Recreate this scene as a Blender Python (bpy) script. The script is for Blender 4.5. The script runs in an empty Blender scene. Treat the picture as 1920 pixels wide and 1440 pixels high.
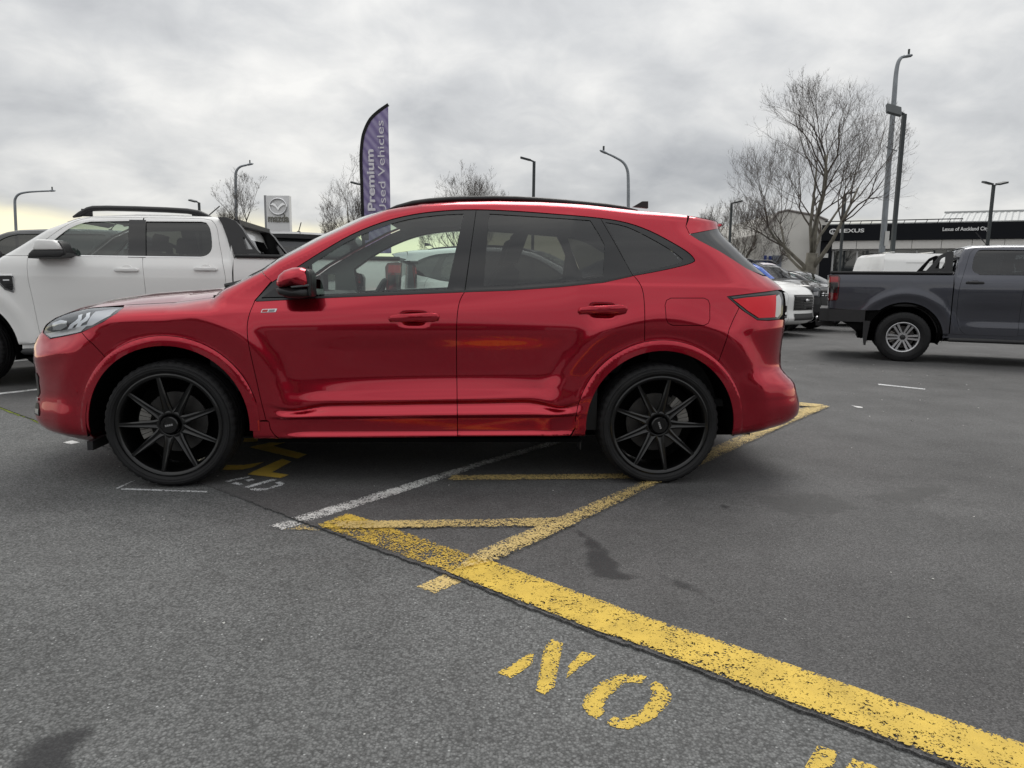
import bpy, math, random
import numpy as np
from mathutils import Vector, Matrix
from mathutils.geometry import delaunay_2d_cdt

SC = bpy.context.scene
COL = SC.collection
RAD = math.radians

# ------------------------------------------------------------------ camera
F = 1330.0; CAM_H = 1.13; PITCH = RAD(8.1); ROLL = RAD(0.8)      # photo is 1920 x 1440
cam = bpy.data.cameras.new('camera')
cam.sensor_fit = 'HORIZONTAL'; cam.sensor_width = 36.0; cam.lens = F / 1920.0 * 36.0
cam.clip_start = 0.05; cam.clip_end = 3000.0
cam_ob = bpy.data.objects.new('camera', cam); COL.objects.link(cam_ob)
cam_ob.matrix_world = (Matrix.Translation((0, 0, CAM_H)) @ Matrix.Rotation(RAD(90) - PITCH, 4, 'X')
                       @ Matrix.Rotation(ROLL, 4, 'Z'))
SC.camera = cam_ob
SC.render.resolution_x = 1024; SC.render.resolution_y = 768

# ------------------------------------------------------------------ world, sun, exposure
SUN_EL = RAD(58); SUN_AZ = RAD(20)          # azimuth from +Y towards +X
SC.view_settings.view_transform = 'Standard'; SC.view_settings.look = 'None'
SC.view_settings.gamma = 1.0; SC.view_settings.use_curve_mapping = False
SC.view_settings.exposure = 0.38
world = bpy.data.worlds.new('World'); SC.world = world; world.use_nodes = True

def build_world():
    nt = world.node_tree; N = nt.nodes; L = nt.links
    N.clear()
    def nd(t, **k):
        n = N.new(t)
        for a, b in k.items():
            setattr(n, a, b)
        return n
    def math_(op, a, b=None, clamp=False):
        n = nd('ShaderNodeMath', operation=op, use_clamp=clamp)
        for i, s in enumerate((a, b)):
            if s is None: continue
            if isinstance(s, (int, float)): n.inputs[i].default_value = s
            else: L.new(s, n.inputs[i])
        return n.outputs[0]
    out = nd('ShaderNodeOutputWorld'); bg = nd('ShaderNodeBackground')
    L.new(bg.outputs[0], out.inputs[0])
    sky = nd('ShaderNodeTexSky'); sky.sky_type = 'NISHITA'; sky.sun_disc = False
    sky.sun_elevation = SUN_EL; sky.sun_rotation = SUN_AZ
    tc = nd('ShaderNodeTexCoord')
    sep = nd('ShaderNodeSeparateXYZ'); L.new(tc.outputs['Generated'], sep.inputs[0])
    z = math_('MAXIMUM', sep.outputs[2], 0.0)
    den = math_('ADD', z, 0.36)
    cx = math_('DIVIDE', sep.outputs[0], den); cy = math_('DIVIDE', sep.outputs[1], den)
    cmb = nd('ShaderNodeCombineXYZ'); L.new(cx, cmb.inputs[0]); L.new(cy, cmb.inputs[1])
    def noise(scale, detail, rough, dist, off):
        mp = nd('ShaderNodeMapping'); mp.inputs['Location'].default_value = off
        L.new(cmb.outputs[0], mp.inputs[0])
        n = nd('ShaderNodeTexNoise'); n.inputs['Scale'].default_value = scale
        n.inputs['Detail'].default_value = detail; n.inputs['Roughness'].default_value = rough
        n.inputs['Distortion'].default_value = dist
        L.new(mp.outputs[0], n.inputs[0]); return n.outputs[0]
    big = noise(1.3, 4, 0.5, 0.2, (3.1, 1.7, 0)); fine = noise(3.4, 8, 0.5, 0.25, (7.3, 2.2, 4))
    wisp = noise(7.0, 6, 0.6, 0.5, (1.0, 9.0, 2))
    s = math_('ADD', math_('ADD', math_('MULTIPLY', big, 0.6), math_('MULTIPLY', fine, 0.42)), math_('MULTIPLY', wisp, 0.20))
    ramp = nd('ShaderNodeValToRGB'); L.new(s, ramp.inputs[0])
    e = ramp.color_ramp.elements
    e[0].position = 0.42; e[0].color = (0.30, 0.308, 0.322, 1)
    e[1].position = 0.77; e[1].color = (0.68, 0.672, 0.65, 1)
    m = e.new(0.60); m.color = (0.47, 0.475, 0.478, 1)
    # an overcast sky is brighter overhead than low down
    zen = math_('ADD', math_('MULTIPLY', z, 0.75), 0.92)
    cl = nd('ShaderNodeVectorMath', operation='SCALE'); L.new(ramp.outputs[0], cl.inputs[0]); L.new(zen, cl.inputs['Scale'])
    # gap under the cloud deck, lit warm by the low sun
    el = math_('ADD', z, math_('MULTIPLY', math_('SUBTRACT', fine, 0.5), 0.07))
    mr = nd('ShaderNodeMapRange'); mr.interpolation_type = 'SMOOTHSTEP'
    mr.inputs[1].default_value = 0.045; mr.inputs[2].default_value = 0.090
    mr.inputs[3].default_value = 0.92; mr.inputs[4].default_value = 0.0
    L.new(el, mr.inputs[0])
    az = nd('ShaderNodeMapRange'); az.interpolation_type = 'SMOOTHSTEP'; L.new(sep.outputs[1], az.inputs[0])   # the glow lies round the low sun's side
    az.inputs[1].default_value = -0.35; az.inputs[2].default_value = 0.55; az.inputs[3].default_value = 0.12; az.inputs[4].default_value = 1.0
    gl = nd('ShaderNodeMix', data_type='RGBA'); L.new(math_('MULTIPLY', mr.outputs[0], az.outputs[0]), gl.inputs[0])
    L.new(cl.outputs[0], gl.inputs[6]); gl.inputs[7].default_value = (0.98, 0.90, 0.62, 1)
    sk = nd('ShaderNodeVectorMath', operation='SCALE'); L.new(sky.outputs[0], sk.inputs[0]); sk.inputs['Scale'].default_value = 0.1
    mx = nd('ShaderNodeMix', data_type='RGBA'); mx.inputs[0].default_value = 0.96
    L.new(sk.outputs[0], mx.inputs[6]); L.new(gl.outputs[2], mx.inputs[7])
    L.new(mx.outputs[2], bg.inputs[0]); bg.inputs[1].default_value = 1.0
build_world()

sun = bpy.data.lights.new('sun', 'SUN'); sun.energy = 1.4; sun.angle = RAD(35); sun.color = (1.0, 0.97, 0.92)
sun_ob = bpy.data.objects.new('sun', sun); COL.objects.link(sun_ob)
_sd = Vector((math.sin(SUN_AZ) * math.cos(SUN_EL), math.cos(SUN_AZ) * math.cos(SUN_EL), math.sin(SUN_EL)))
sun_ob.rotation_euler = _sd.to_track_quat('Z', 'Y').to_euler(); sun_ob.location = _sd * 40

# ------------------------------------------------------------------ photo pixel -> direction
def ray(u, v):
    u = np.asarray(u, float); v = np.asarray(v, float)
    a = u - 960.; b = 720. - v; c, s = math.cos(ROLL), math.sin(ROLL)
    a2 = a * c - b * s; b2 = a * s + b * c
    return np.stack([a2, F * math.cos(PITCH) + b2 * math.sin(PITCH), -F * math.sin(PITCH) + b2 * math.cos(PITCH)], -1) / F
def ground(u, v, z=0.0):
    d = ray(u, v); t = (z - CAM_H) / d[..., 2]
    return np.array([0, 0, CAM_H]) + d * t[..., None] if d.ndim > 1 else np.array([0, 0, CAM_H]) + d * t
def at_depth(u, v, y):
    d = ray(u, v); return np.array([0, 0, CAM_H]) + d * (y / d[1])
class Frame:
    def __init__(s, o, yaw):
        s.o = np.array(o, float); s.yaw = yaw; s.c, s.s = math.cos(yaw), math.sin(yaw)
    def rot(s, q): return np.stack([q[..., 0] * s.c + q[..., 1] * s.s, -q[..., 0] * s.s + q[..., 1] * s.c, q[..., 2]], -1)
    def plane(s, pts, y):
        pts = np.array(pts, float); d = s.rot(ray(pts[:, 0], pts[:, 1])); o = s.rot(np.array([0, 0, CAM_H]) - s.o)
        t = (y - o[1]) / d[:, 1]; return o + d * t[:, None]
    def hit(s, fld, pts, it=25):
        y = np.full(len(pts), -0.85)
        for _ in range(it):
            p = s.plane(pts, y); y = 0.5 * y - 0.5 * fld(p[:, 0], p[:, 2])
        p = s.plane(pts, y); return [(a, b) for a, b in zip(p[:, 0], p[:, 2])]

# ------------------------------------------------------------------ materials
MATS = {}
def mat(name, color=(0.5, 0.5, 0.5), rough=0.5, metal=0.0, coat=0.0, coat_rough=0.03, spec=0.5, emit=None, vary=0.0, vscale=8.0, bump=0.0, bscale=60.0, rvary=0.0, sheen=0.0):
    if name in MATS: return MATS[name]
    m = bpy.data.materials.new(name); m.use_nodes = True
    nt = m.node_tree; b = nt.nodes['Principled BSDF']
    b.inputs['Base Color'].default_value = (*color, 1); b.inputs['Roughness'].default_value = rough
    b.inputs['Metallic'].default_value = metal; b.inputs['Coat Weight'].default_value = coat
    b.inputs['Coat Roughness'].default_value = coat_rough; b.inputs['Specular IOR Level'].default_value = spec
    if emit: b.inputs['Emission Color'].default_value = (*emit[:3], 1); b.inputs['Emission Strength'].default_value = emit[3]
    if vary or bump or rvary:
        tc = nt.nodes.new('ShaderNodeTexCoord'); n = nt.nodes.new('ShaderNodeTexNoise')
        n.inputs['Scale'].default_value = vscale; n.inputs['Detail'].default_value = 6
        nt.links.new(tc.outputs['Object'], n.inputs[0])
        if vary:
            mr = nt.nodes.new('ShaderNodeMapRange'); mr.inputs[1].default_value = 0.3; mr.inputs[2].default_value = 0.7
            mr.inputs[3].default_value = 1 - vary; mr.inputs[4].default_value = 1 + vary
            nt.links.new(n.outputs[0], mr.inputs[0])
            hs = nt.nodes.new('ShaderNodeVectorMath'); hs.operation = 'SCALE'
            hs.inputs[0].default_value = color; nt.links.new(mr.outputs[0], hs.inputs['Scale'])
            nt.links.new(hs.outputs[0], b.inputs['Base Color'])
        if rvary:
            mr = nt.nodes.new('ShaderNodeMapRange'); mr.inputs[3].default_value = max(0, rough - rvary); mr.inputs[4].default_value = rough + rvary
            nt.links.new(n.outputs[0], mr.inputs[0]); nt.links.new(mr.outputs[0], b.inputs['Roughness'])
        if bump:
            n2 = nt.nodes.new('ShaderNodeTexNoise'); n2.inputs['Scale'].default_value = bscale; n2.inputs['Detail'].default_value = 5
            nt.links.new(tc.outputs['Object'], n2.inputs[0])
            bp = nt.nodes.new('ShaderNodeBump'); bp.inputs['Strength'].default_value = bump; bp.inputs['Distance'].default_value = 0.01
            nt.links.new(n2.outputs[0], bp.inputs['Height']); nt.links.new(bp.outputs[0], b.inputs['Normal'])
    MATS[name] = m; return m

def glass(name, tint, refl=1.0):
    if name in MATS: return MATS[name]
    m = bpy.data.materials.new(name); m.use_nodes = True
    nt = m.node_tree; nt.nodes.clear()
    o = nt.nodes.new('ShaderNodeOutputMaterial'); t = nt.nodes.new('ShaderNodeBsdfTransparent'); g = nt.nodes.new('ShaderNodeBsdfGlossy')
    t.inputs[0].default_value = (*tint, 1); g.inputs['Roughness'].default_value = 0.0; g.inputs[0].default_value = (1, 1, 1, 1)
    geo = nt.nodes.new('ShaderNodeNewGeometry'); dt = nt.nodes.new('ShaderNodeVectorMath'); dt.operation = 'DOT_PRODUCT'
    nt.links.new(geo.outputs['Normal'], dt.inputs[0]); nt.links.new(geo.outputs['Incoming'], dt.inputs[1])
    def M(op, a, b=None):
        n = nt.nodes.new('ShaderNodeMath'); n.operation = op; n.use_clamp = op == 'ADD'
        for i, q in enumerate((a, b)):
            if isinstance(q, (int, float)): n.inputs[i].default_value = q
            elif q is not None: nt.links.new(q, n.inputs[i])
        return n.outputs[0]
    c1 = M('SUBTRACT', 1.0, M('ABSOLUTE', dt.outputs['Value']))
    fr = M('ADD', M('MULTIPLY', M('POWER', c1, 5.0), 0.92), 0.075 * refl)
    mr = fr.node
    x = nt.nodes.new('ShaderNodeMixShader'); nt.links.new(mr.outputs[0], x.inputs[0])
    nt.links.new(t.outputs[0], x.inputs[1]); nt.links.new(g.outputs[0], x.inputs[2]); nt.links.new(x.outputs[0], o.inputs[0])
    MATS[name] = m; return m

def car_paint(name, color, metal=0.0, rough=0.4, flake=0.0):
    m = mat(name, color, rough, metal, coat=1.0, coat_rough=0.015, spec=0.4)
    b = m.node_tree.nodes['Principled BSDF']; b.inputs['Coat IOR'].default_value = 1.5
    return m

RED = car_paint('red_pearl_paint', (0.44, 0.005, 0.023), metal=0.84, rough=0.18)
WHITE = car_paint('white_paint', (0.86, 0.86, 0.845), rough=0.5)
GREYBLUE = car_paint('slate_metallic_paint', (0.070, 0.073, 0.090), metal=0.7, rough=0.28)
DKGREY = car_paint('dark_grey_paint', (0.06, 0.062, 0.066), metal=0.5, rough=0.4)
BLACKP = car_paint('black_paint', (0.008, 0.008, 0.009), rough=0.3)
BLUEP = car_paint('blue_paint', (0.02, 0.09, 0.42), metal=0.4, rough=0.4)
PIANO = mat('gloss_black_trim', (0.006, 0.006, 0.007), 0.12, coat=0.5)
TRIM = mat('satin_black_plastic', (0.018, 0.018, 0.019), 0.45, vary=0.1, vscale=20)
SHELL = mat('matt_black', (0.004, 0.004, 0.004), 0.9, spec=0.1)
RUBBER = mat('tyre_rubber', (0.014, 0.014, 0.0148), 0.55, spec=0.25, vary=0.25, vscale=14, bump=0.15, bscale=200, rvary=0.12)
RIMBLK = mat('black_wheel_paint', (0.0025, 0.0025, 0.0028), 0.28, spec=0.4, coat=0.35, coat_rough=0.06)
RIMSIL = mat('silver_wheel_paint', (0.50, 0.50, 0.51), 0.3, metal=0.8)
DISC = mat('brake_disc_steel', (0.085, 0.082, 0.08), 0.4, metal=0.7)
CALIPER = mat('cast_caliper', (0.30, 0.29, 0.27), 0.5, metal=0.4)
CHROME = mat('chrome', (0.75, 0.75, 0.76), 0.08, metal=1.0)
SILVER = mat('satin_silver', (0.55, 0.55, 0.56), 0.3, metal=0.9)
LINER = mat('grey_cabin_lining', (0.20, 0.21, 0.20), 0.85)
CABIN = mat('dark_cabin_trim', (0.02, 0.021, 0.022), 0.7)
SEAT = mat('seat_fabric', (0.025, 0.026, 0.027), 0.85, bump=0.2, bscale=120)
GL_CLEAR = glass('clear_green_glass', (0.80, 0.90, 0.85))
GL_SCREEN = glass('windscreen_glass', (0.72, 0.82, 0.78))
GL_TRUCK = glass('truck_door_glass', (0.50, 0.56, 0.54))
GL_TINT = glass('privacy_glass', (0.24, 0.255, 0.25))
GL_DARK = glass('dark_privacy_glass', (0.06, 0.065, 0.07))
LENS = glass('clear_lamp_lens', (0.93, 0.95, 0.97))
LAMPBK = mat('lamp_housing', (0.09, 0.095, 0.10), 0.25, metal=0.5)
LAMPWH = mat('lamp_white', (0.85, 0.86, 0.88), 0.25)
REDLENS = mat('red_lamp_lens', (0.80, 0.006, 0.022), 0.22, coat=0.25, spec=0.3)
REDMID = mat('truck_red_lens', (0.33, 0.008, 0.014), 0.12, coat=0.8)
REDDARK = mat('dark_red_lamp_lens', (0.10, 0.004, 0.006), 0.08, coat=1.0)

# ------------------------------------------------------------------ mesh helpers
def mesh_data(name, verts, faces, material=None, smooth=True, normals=None):
    me = bpy.data.meshes.new(name)
    me.from_pydata([tuple(map(float, v)) for v in verts], [], [tuple(map(int, f)) for f in faces])
    if material: me.materials.append(material)
    if smooth: me.polygons.foreach_set('use_smooth', [True] * len(me.polygons))
    me.update()
    if normals is not None: me.normals_split_custom_set_from_vertices([tuple(map(float, n)) for n in normals])
    return me
def obj(name, me, parent=None, loc=None, label=None, cat=None, group=None, kind=None):
    o = bpy.data.objects.new(name, me); COL.objects.link(o)
    if parent: o.parent = parent
    if loc is not None: o.location = loc
    if label: o['label'] = label
    if cat: o['category'] = cat
    if group: o['group'] = group
    if kind: o['kind'] = kind
    return o
def thing(name, label, cat, loc=(0, 0, 0), yaw=0.0, group=None):
    o = bpy.data.objects.new(name, None); COL.objects.link(o); o.empty_display_size = 0.2
    o.location = tuple(map(float, loc)); o.rotation_euler = (0, 0, yaw); o['label'] = label; o['category'] = cat
    if group: o['group'] = group
    return o
def copy_thing(src, label, loc, yaw, swap=None, group=None, cat=None, skip=()):
    cache = []
    def rec(s, par):
        if par is not None and s.name.split('.')[0] in skip: return
        c = s.copy(); COL.objects.link(c); c.parent = par
        if swap and c.type == 'MESH':
            for i, sl in enumerate(c.material_slots):
                if sl.material and sl.material.name in swap:
                    mm = swap[sl.material.name]; sl.link = 'OBJECT'; sl.material = mm
        if par is None: cache.append(c)
        for ch in s.children: rec(ch, c)
    rec(src, None); c = cache[0]
    c.location = loc; c.rotation_euler = (0, 0, yaw); c['label'] = label
    if group: c['group'] = group
    elif 'group' in c: del c['group']
    return c
class MB:                                   # collects simple solids into one mesh
    def __init__(s): s.v = []; s.f = []
    def add(s, v, f):
        n = len(s.v); s.v += [tuple(map(float, p)) for p in v]; s.f += [tuple(i + n for i in q) for q in f]; return s
    def box(s, lo, hi, M=None):
        x0, y0, z0 = lo; x1, y1, z1 = hi
        v = [(x0, y0, z0), (x1, y0, z0), (x1, y1, z0), (x0, y1, z0), (x0, y0, z1), (x1, y0, z1), (x1, y1, z1), (x0, y1, z1)]
        if M is not None: v = [tuple(M @ Vector(p)) for p in v]
        return s.add(v, [(0, 3, 2, 1), (4, 5, 6, 7), (0, 1, 5, 4), (1, 2, 6, 5), (2, 3, 7, 6), (3, 0, 4, 7)])
    def tube(s, pts, rad, n=8, cap=True, flat=1.0):
        pts = [Vector(p) for p in pts]
        if isinstance(rad, (int, float)): rad = [rad] * len(pts)
        v = []; f = []; up = None
        for i, p in enumerate(pts):
            d = (pts[min(i + 1, len(pts) - 1)] - pts[max(i - 1, 0)]).normalized()
            if up is None: up = Vector((0, 0, 1)) if abs(d.z) < 0.95 else Vector((1, 0, 0))
            a = d.cross(up); 
            if a.length < 1e-5: a = d.cross(Vector((0, 1, 0)))
            a.normalize(); b = a.cross(d); up = b
            for k in range(n):
                t = 2 * math.pi * k / n; v.append(p + (a * math.cos(t) + b * math.sin(t) * flat) * rad[i])
        for i in range(len(pts) - 1):
            for k in range(n):
                k2 = (k + 1) % n; f.append((i * n + k, i * n + k2, (i + 1) * n + k2, (i + 1) * n + k))
        if cap: f.append(tuple(range(n))[::-1]); f.append(tuple(range((len(pts) - 1) * n, len(pts) * n)))
        return s.add(v, f)
    def lathe(s, prof, n=48, axis='Y', closed=False):   # prof of (axial, radius)
        v = []; f = []; m = len(prof)
        for i in range(n):
            t = 2 * math.pi * i / n; c, q = math.cos(t), math.sin(t)
            for a, r in prof: v.append((r * c, a, r * q) if axis == 'Y' else (r * c, r * q, a))
        for i in range(n):
            j = (i + 1) % n
            for k in range(m if closed else m - 1):
                k2 = (k + 1) % m; f.append((i * m + k, i * m + k2, j * m + k2, j * m + k))
        return s.add(v, f)
    def prism(s, poly, a, b, axes='xz'):    # polygon extruded along the third axis from a to b
        n = len(poly)
        def P(p, h): return (p[0], h, p[1]) if axes == 'xz' else ((p[0], p[1], h) if axes == 'xy' else (h, p[0], p[1]))
        v = [P(p, a) for p in poly] + [P(p, b) for p in poly]
        f = [tuple(range(n)), tuple(range(2 * n - 1, n - 1, -1))] + [(i, i + n, (i + 1) % n + n, (i + 1) % n) for i in range(n)]
        return s.add(v, f)
    def me(s, name, material=None, smooth=False): return mesh_data(name, s.v, s.f, material, smooth)
    def ob(s, name, material, parent=None, smooth=False, **k): return obj(name, s.me(name, material, smooth), parent, **k)

def densify(poly, step):
    out = []
    n = len(poly)
    for i in range(n):
        a = np.array(poly[i], float); b = np.array(poly[(i + 1) % n], float); L = np.linalg.norm(b - a)
        k = max(1, int(math.ceil(L / step)))
        for j in range(k): out.append(a + (b - a) * j / k)
    return np.array(out)
def area2(p): return 0.5 * np.sum(p[:, 0] * np.roll(p[:, 1], -1) - np.roll(p[:, 0], -1) * p[:, 1])
def ring_normals(p):                                  # outward for a CCW ring
    e = np.roll(p, -1, 0) - np.roll(p, 1, 0); L = np.linalg.norm(e, axis=1); L[L == 0] = 1
    return np.stack([e[:, 1] / L, -e[:, 0] / L], 1)
def inside(poly, q):
    x, y = q[:, 0], q[:, 1]; r = np.zeros(len(q), bool); a = poly; b = np.roll(poly, -1, 0)
    for (x0, y0), (x1, y1) in zip(a, b):
        if y0 == y1: continue
        c = ((y0 > y) != (y1 > y)) & (x < (x1 - x0) * (y - y0) / (y1 - y0) + x0); r ^= c
    return r
def seg_dist(q, line, closed=False):
    d = np.full(len(q), 1e9); P = np.array(line, float); a = P[:-1]; b = P[1:]
    if closed: a = P; b = np.roll(P, -1, 0)
    for s, e in zip(a, b):
        v = e - s; L = v @ v
        t = np.clip(((q - s) @ v) / L, 0, 1) if L > 0 else np.zeros(len(q))
        d = np.minimum(d, np.linalg.norm(q - s - t[:, None] * v, axis=1))
    return d
def smooth_line(pts, n=6, closed=False):              # Catmull-Rom through 2-D points
    P = [np.array(p, float) for p in pts]; out = []
    N = len(P)
    rng = range(N if closed else N - 1)
    for i in rng:
        p0 = P[i - 1] if (closed or i > 0) else P[0]; p1 = P[i]; p2 = P[(i + 1) % N]
        p3 = P[(i + 2) % N] if (closed or i + 2 < N) else P[N - 1]
        for k in range(n):
            t = k / n
            out.append(0.5 * (2 * p1 + (p2 - p0) * t + (2 * p0 - 5 * p1 + 4 * p2 - p3) * t * t + (3 * p1 - p0 - 3 * p2 + p3) * t ** 3))
    if not closed: out.append(P[-1])
    return [tuple(p) for p in out]

def panel(name, poly, fld, material, off=0.0, inset=0.002, rim=0.014, g=(0.03, 0.014), holes=(), step=0.016):
    """sheet-metal panel: polygon in (x, z) laid on the half-width field; returns near- and far-side meshes"""
    loops = []
    P = densify(poly, step)
    if area2(P) < 0: P = P[::-1]
    P = P - ring_normals(P) * inset; loops.append(P)
    for h in holes:
        Q = densify(h, step)
        if area2(Q) < 0: Q = Q[::-1]
        Q = Q + ring_normals(Q) * inset; loops.append(Q[::-1])
    lo = P.min(0); hi = P.max(0)
    gx = np.arange(lo[0] + g[0] / 2, hi[0], g[0]); gz = np.arange(lo[1] + g[1] / 2, hi[1], g[1])
    G = np.stack(np.meshgrid(gx, gz), -1).reshape(-1, 2)
    if len(G):
        k = inside(P, G)
        for h in loops[1:]: k &= ~inside(h, G)
        G = G[k]
    if len(G):
        k = np.ones(len(G), bool)
        for l in loops: k &= seg_dist(G, l, True) > 0.4 * min(g)
        G = G[k]
    V = np.concatenate(loops + ([G] if len(G) else [])); E = []; n = 0
    for l in loops:
        m = len(l); E += [(n + i, n + (i + 1) % m) for i in range(m)]; n += m
    r = delaunay_2d_cdt([Vector(v) for v in V], E, [], 0, 1e-7)
    V2 = np.array([tuple(v) for v in r[0]]); T = np.array(r[2])
    c = V2[T].mean(1); k = inside(P, c)
    for h in loops[1:]: k &= ~inside(h, c)
    T = T[k]
    a, b, d = V2[T[:, 0]], V2[T[:, 1]], V2[T[:, 2]]
    cr = (b[:, 0] - a[:, 0]) * (d[:, 1] - a[:, 1]) - (b[:, 1] - a[:, 1]) * (d[:, 0] - a[:, 0])
    T[cr < 0] = T[cr < 0][:, ::-1]
    def lift(Q):
        y = fld(Q[:, 0], Q[:, 1]) + off; e = 0.003
        yx = (fld(Q[:, 0] + e, Q[:, 1]) - fld(Q[:, 0] - e, Q[:, 1])) / (2 * e)
        yz = (fld(Q[:, 0], Q[:, 1] + e) - fld(Q[:, 0], Q[:, 1] - e)) / (2 * e)
        nn = np.stack([-yx, -np.ones(len(Q)), -yz], 1); nn /= np.linalg.norm(nn, axis=1)[:, None]
        return np.stack([Q[:, 0], -y, Q[:, 1]], 1), nn
    V3, NN = lift(V2); faces = [tuple(t) for t in T]
    verts = [V3]; norms = [NN]; n = len(V3)
    if rim:
        for l in loops:
            m = len(l); W, wn = lift(l); o2 = ring_normals(l)
            on = np.stack([o2[:, 0], np.zeros(m), o2[:, 1]], 1)
            B = W + np.array([0, rim, 0]) - on * 0.002
            verts += [W, B]; norms += [on, on]
            for i in range(m):
                j = (i + 1) % m; faces.append((n + i, n + m + i, n + m + j, n + j))
            n += 2 * m
    verts = np.concatenate(verts); norms = np.concatenate(norms)
    near = mesh_data(name, verts, faces, material, True, norms)
    far = mesh_data(name, verts * [1, -1, 1], [f[::-1] for f in faces], material, True, norms * [1, -1, 1])
    return near, far
def both(name, poly, fld, material, parent, label=None, **k):
    n, f = panel(name, poly, fld, material, **k)
    return obj(name, n, parent, label=label), obj(name, f, parent, label=label)

def pillow(poly, y0, y1, r, seg=4, cx=None):
    """rounded solid: convex polygon (x, z) at y0 (outer face) back to y1, edge radius r"""
    P = np.array(poly, float)
    if area2(P) < 0: P = P[::-1]
    c = P.mean(0); n = len(P); size = np.linalg.norm(P - c, axis=1)
    rings = []
    for k in range(seg + 1):
        t = math.pi / 2 * k / seg; s = 1 - (r / size) * (1 - math.sin(t)); yy = y0 + np.sign(y1 - y0) * r * (1 - math.cos(t))
        rings.append((c + (P - c) * np.clip(s, 0.05, 1)[:, None], yy))
    rings.append((P.copy(), y1))
    v = [(c[0], y0 + 0.0, c[1])]; f = []
    for Q, yy in rings: v += [(q[0], yy, q[1]) for q in Q]
    sg = -1 if y1 > y0 else 1
    for i in range(n): f.append((0, 1 + i, 1 + (i + 1) % n))
    for k in range(len(rings) - 1):
        for i in range(n):
            j = (i + 1) % n; f.append((1 + k * n + i, 1 + (k + 1) * n + i, 1 + (k + 1) * n + j, 1 + k * n + j))
    if y1 < y0: f = [q[::-1] for q in f]
    return v, f
def mirror_vf(v, f): return [(p[0], -p[1], p[2]) for p in v], [q[::-1] for q in f]
def pchip_rows(Z, Y, z):
    h = np.diff(Z, axis=1); h = np.maximum(h, 1e-6); d = np.diff(Y, axis=1) / h
    s = np.zeros_like(Y); s[:, 0] = d[:, 0]; s[:, -1] = d[:, -1]
    w1 = 2 * h[:, 1:] + h[:, :-1]; w2 = h[:, 1:] + 2 * h[:, :-1]
    ok = d[:, :-1] * d[:, 1:] > 0
    with np.errstate(all='ignore'):
        hm = (w1 + w2) / (w1 / d[:, :-1] + w2 / d[:, 1:])
    s[:, 1:-1] = np.where(ok, hm, 0.0)
    i = np.clip((Z[:, :-1] <= z[:, None]).sum(1) - 1, 0, Z.shape[1] - 2); r = np.arange(len(z))
    z0 = Z[r, i]; hh = h[r, i]; t = (z - z0) / hh
    out = np.where(t < 0, Y[r, i] + s[r, i] * (z - z0), 0)
    tt = np.clip(t, 0, 1)
    cub = (2 * tt**3 - 3 * tt**2 + 1) * Y[r, i] + (tt**3 - 2 * tt**2 + tt) * hh * s[r, i] + (-2 * tt**3 + 3 * tt**2) * Y[r, i + 1] + (tt**3 - tt**2) * hh * s[r, i + 1]
    cub = np.where(t > 1, Y[r, i + 1] + s[r, i + 1] * (z - z0 - hh), cub)
    return np.where(t < 0, out, cub)
def sstep(a, b, x): t = np.clip((x - a) / (b - a), 0, 1); return t * t * (3 - 2 * t)

def wrap(fld, line, bow, crown, t0=-1.0, t1=1.0, n=28, off=0.0, power=2.2, step=0.03):
    """skin across the car between the two side edges; line = [(x, z)], bow/crown per point (x shift, z rise at the middle)"""
    line = np.array(line, float); bow = np.broadcast_to(np.array(bow, float), (len(line),)); crown = np.broadcast_to(np.array(crown, float), (len(line),))
    # resample
    L = np.r_[0, np.cumsum(np.linalg.norm(np.diff(line, axis=0), axis=1))]; m = max(2, int(L[-1] / step) + 1); s = np.linspace(0, L[-1], m)
    s = np.unique(np.r_[s, L]); x = np.interp(s, L, line[:, 0]); z = np.interp(s, L, line[:, 1]); bw = np.interp(s, L, bow); cr = np.interp(s, L, crown)
    w = fld(x, z); m = len(s); t = np.linspace(t0, t1, n + 1); V = np.zeros((m, n + 1, 3))
    k = 1 - np.abs(t) ** power
    V[..., 0] = x[:, None] + bw[:, None] * k; V[..., 1] = w[:, None] * t; V[..., 2] = z[:, None] + cr[:, None] * k
    f = [(i * (n + 1) + j, (i + 1) * (n + 1) + j, (i + 1) * (n + 1) + j + 1, i * (n + 1) + j + 1) for i in range(m - 1) for j in range(n)]
    V = V.reshape(-1, 3)
    if off:
        du = np.gradient(V.reshape(m, n + 1, 3), axis=0); dv = np.gradient(V.reshape(m, n + 1, 3), axis=1)
        nn = np.cross(du, dv).reshape(-1, 3); nn /= np.maximum(np.linalg.norm(nn, axis=1), 1e-9)[:, None]
        V = V + nn * off
    return V, f

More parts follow.
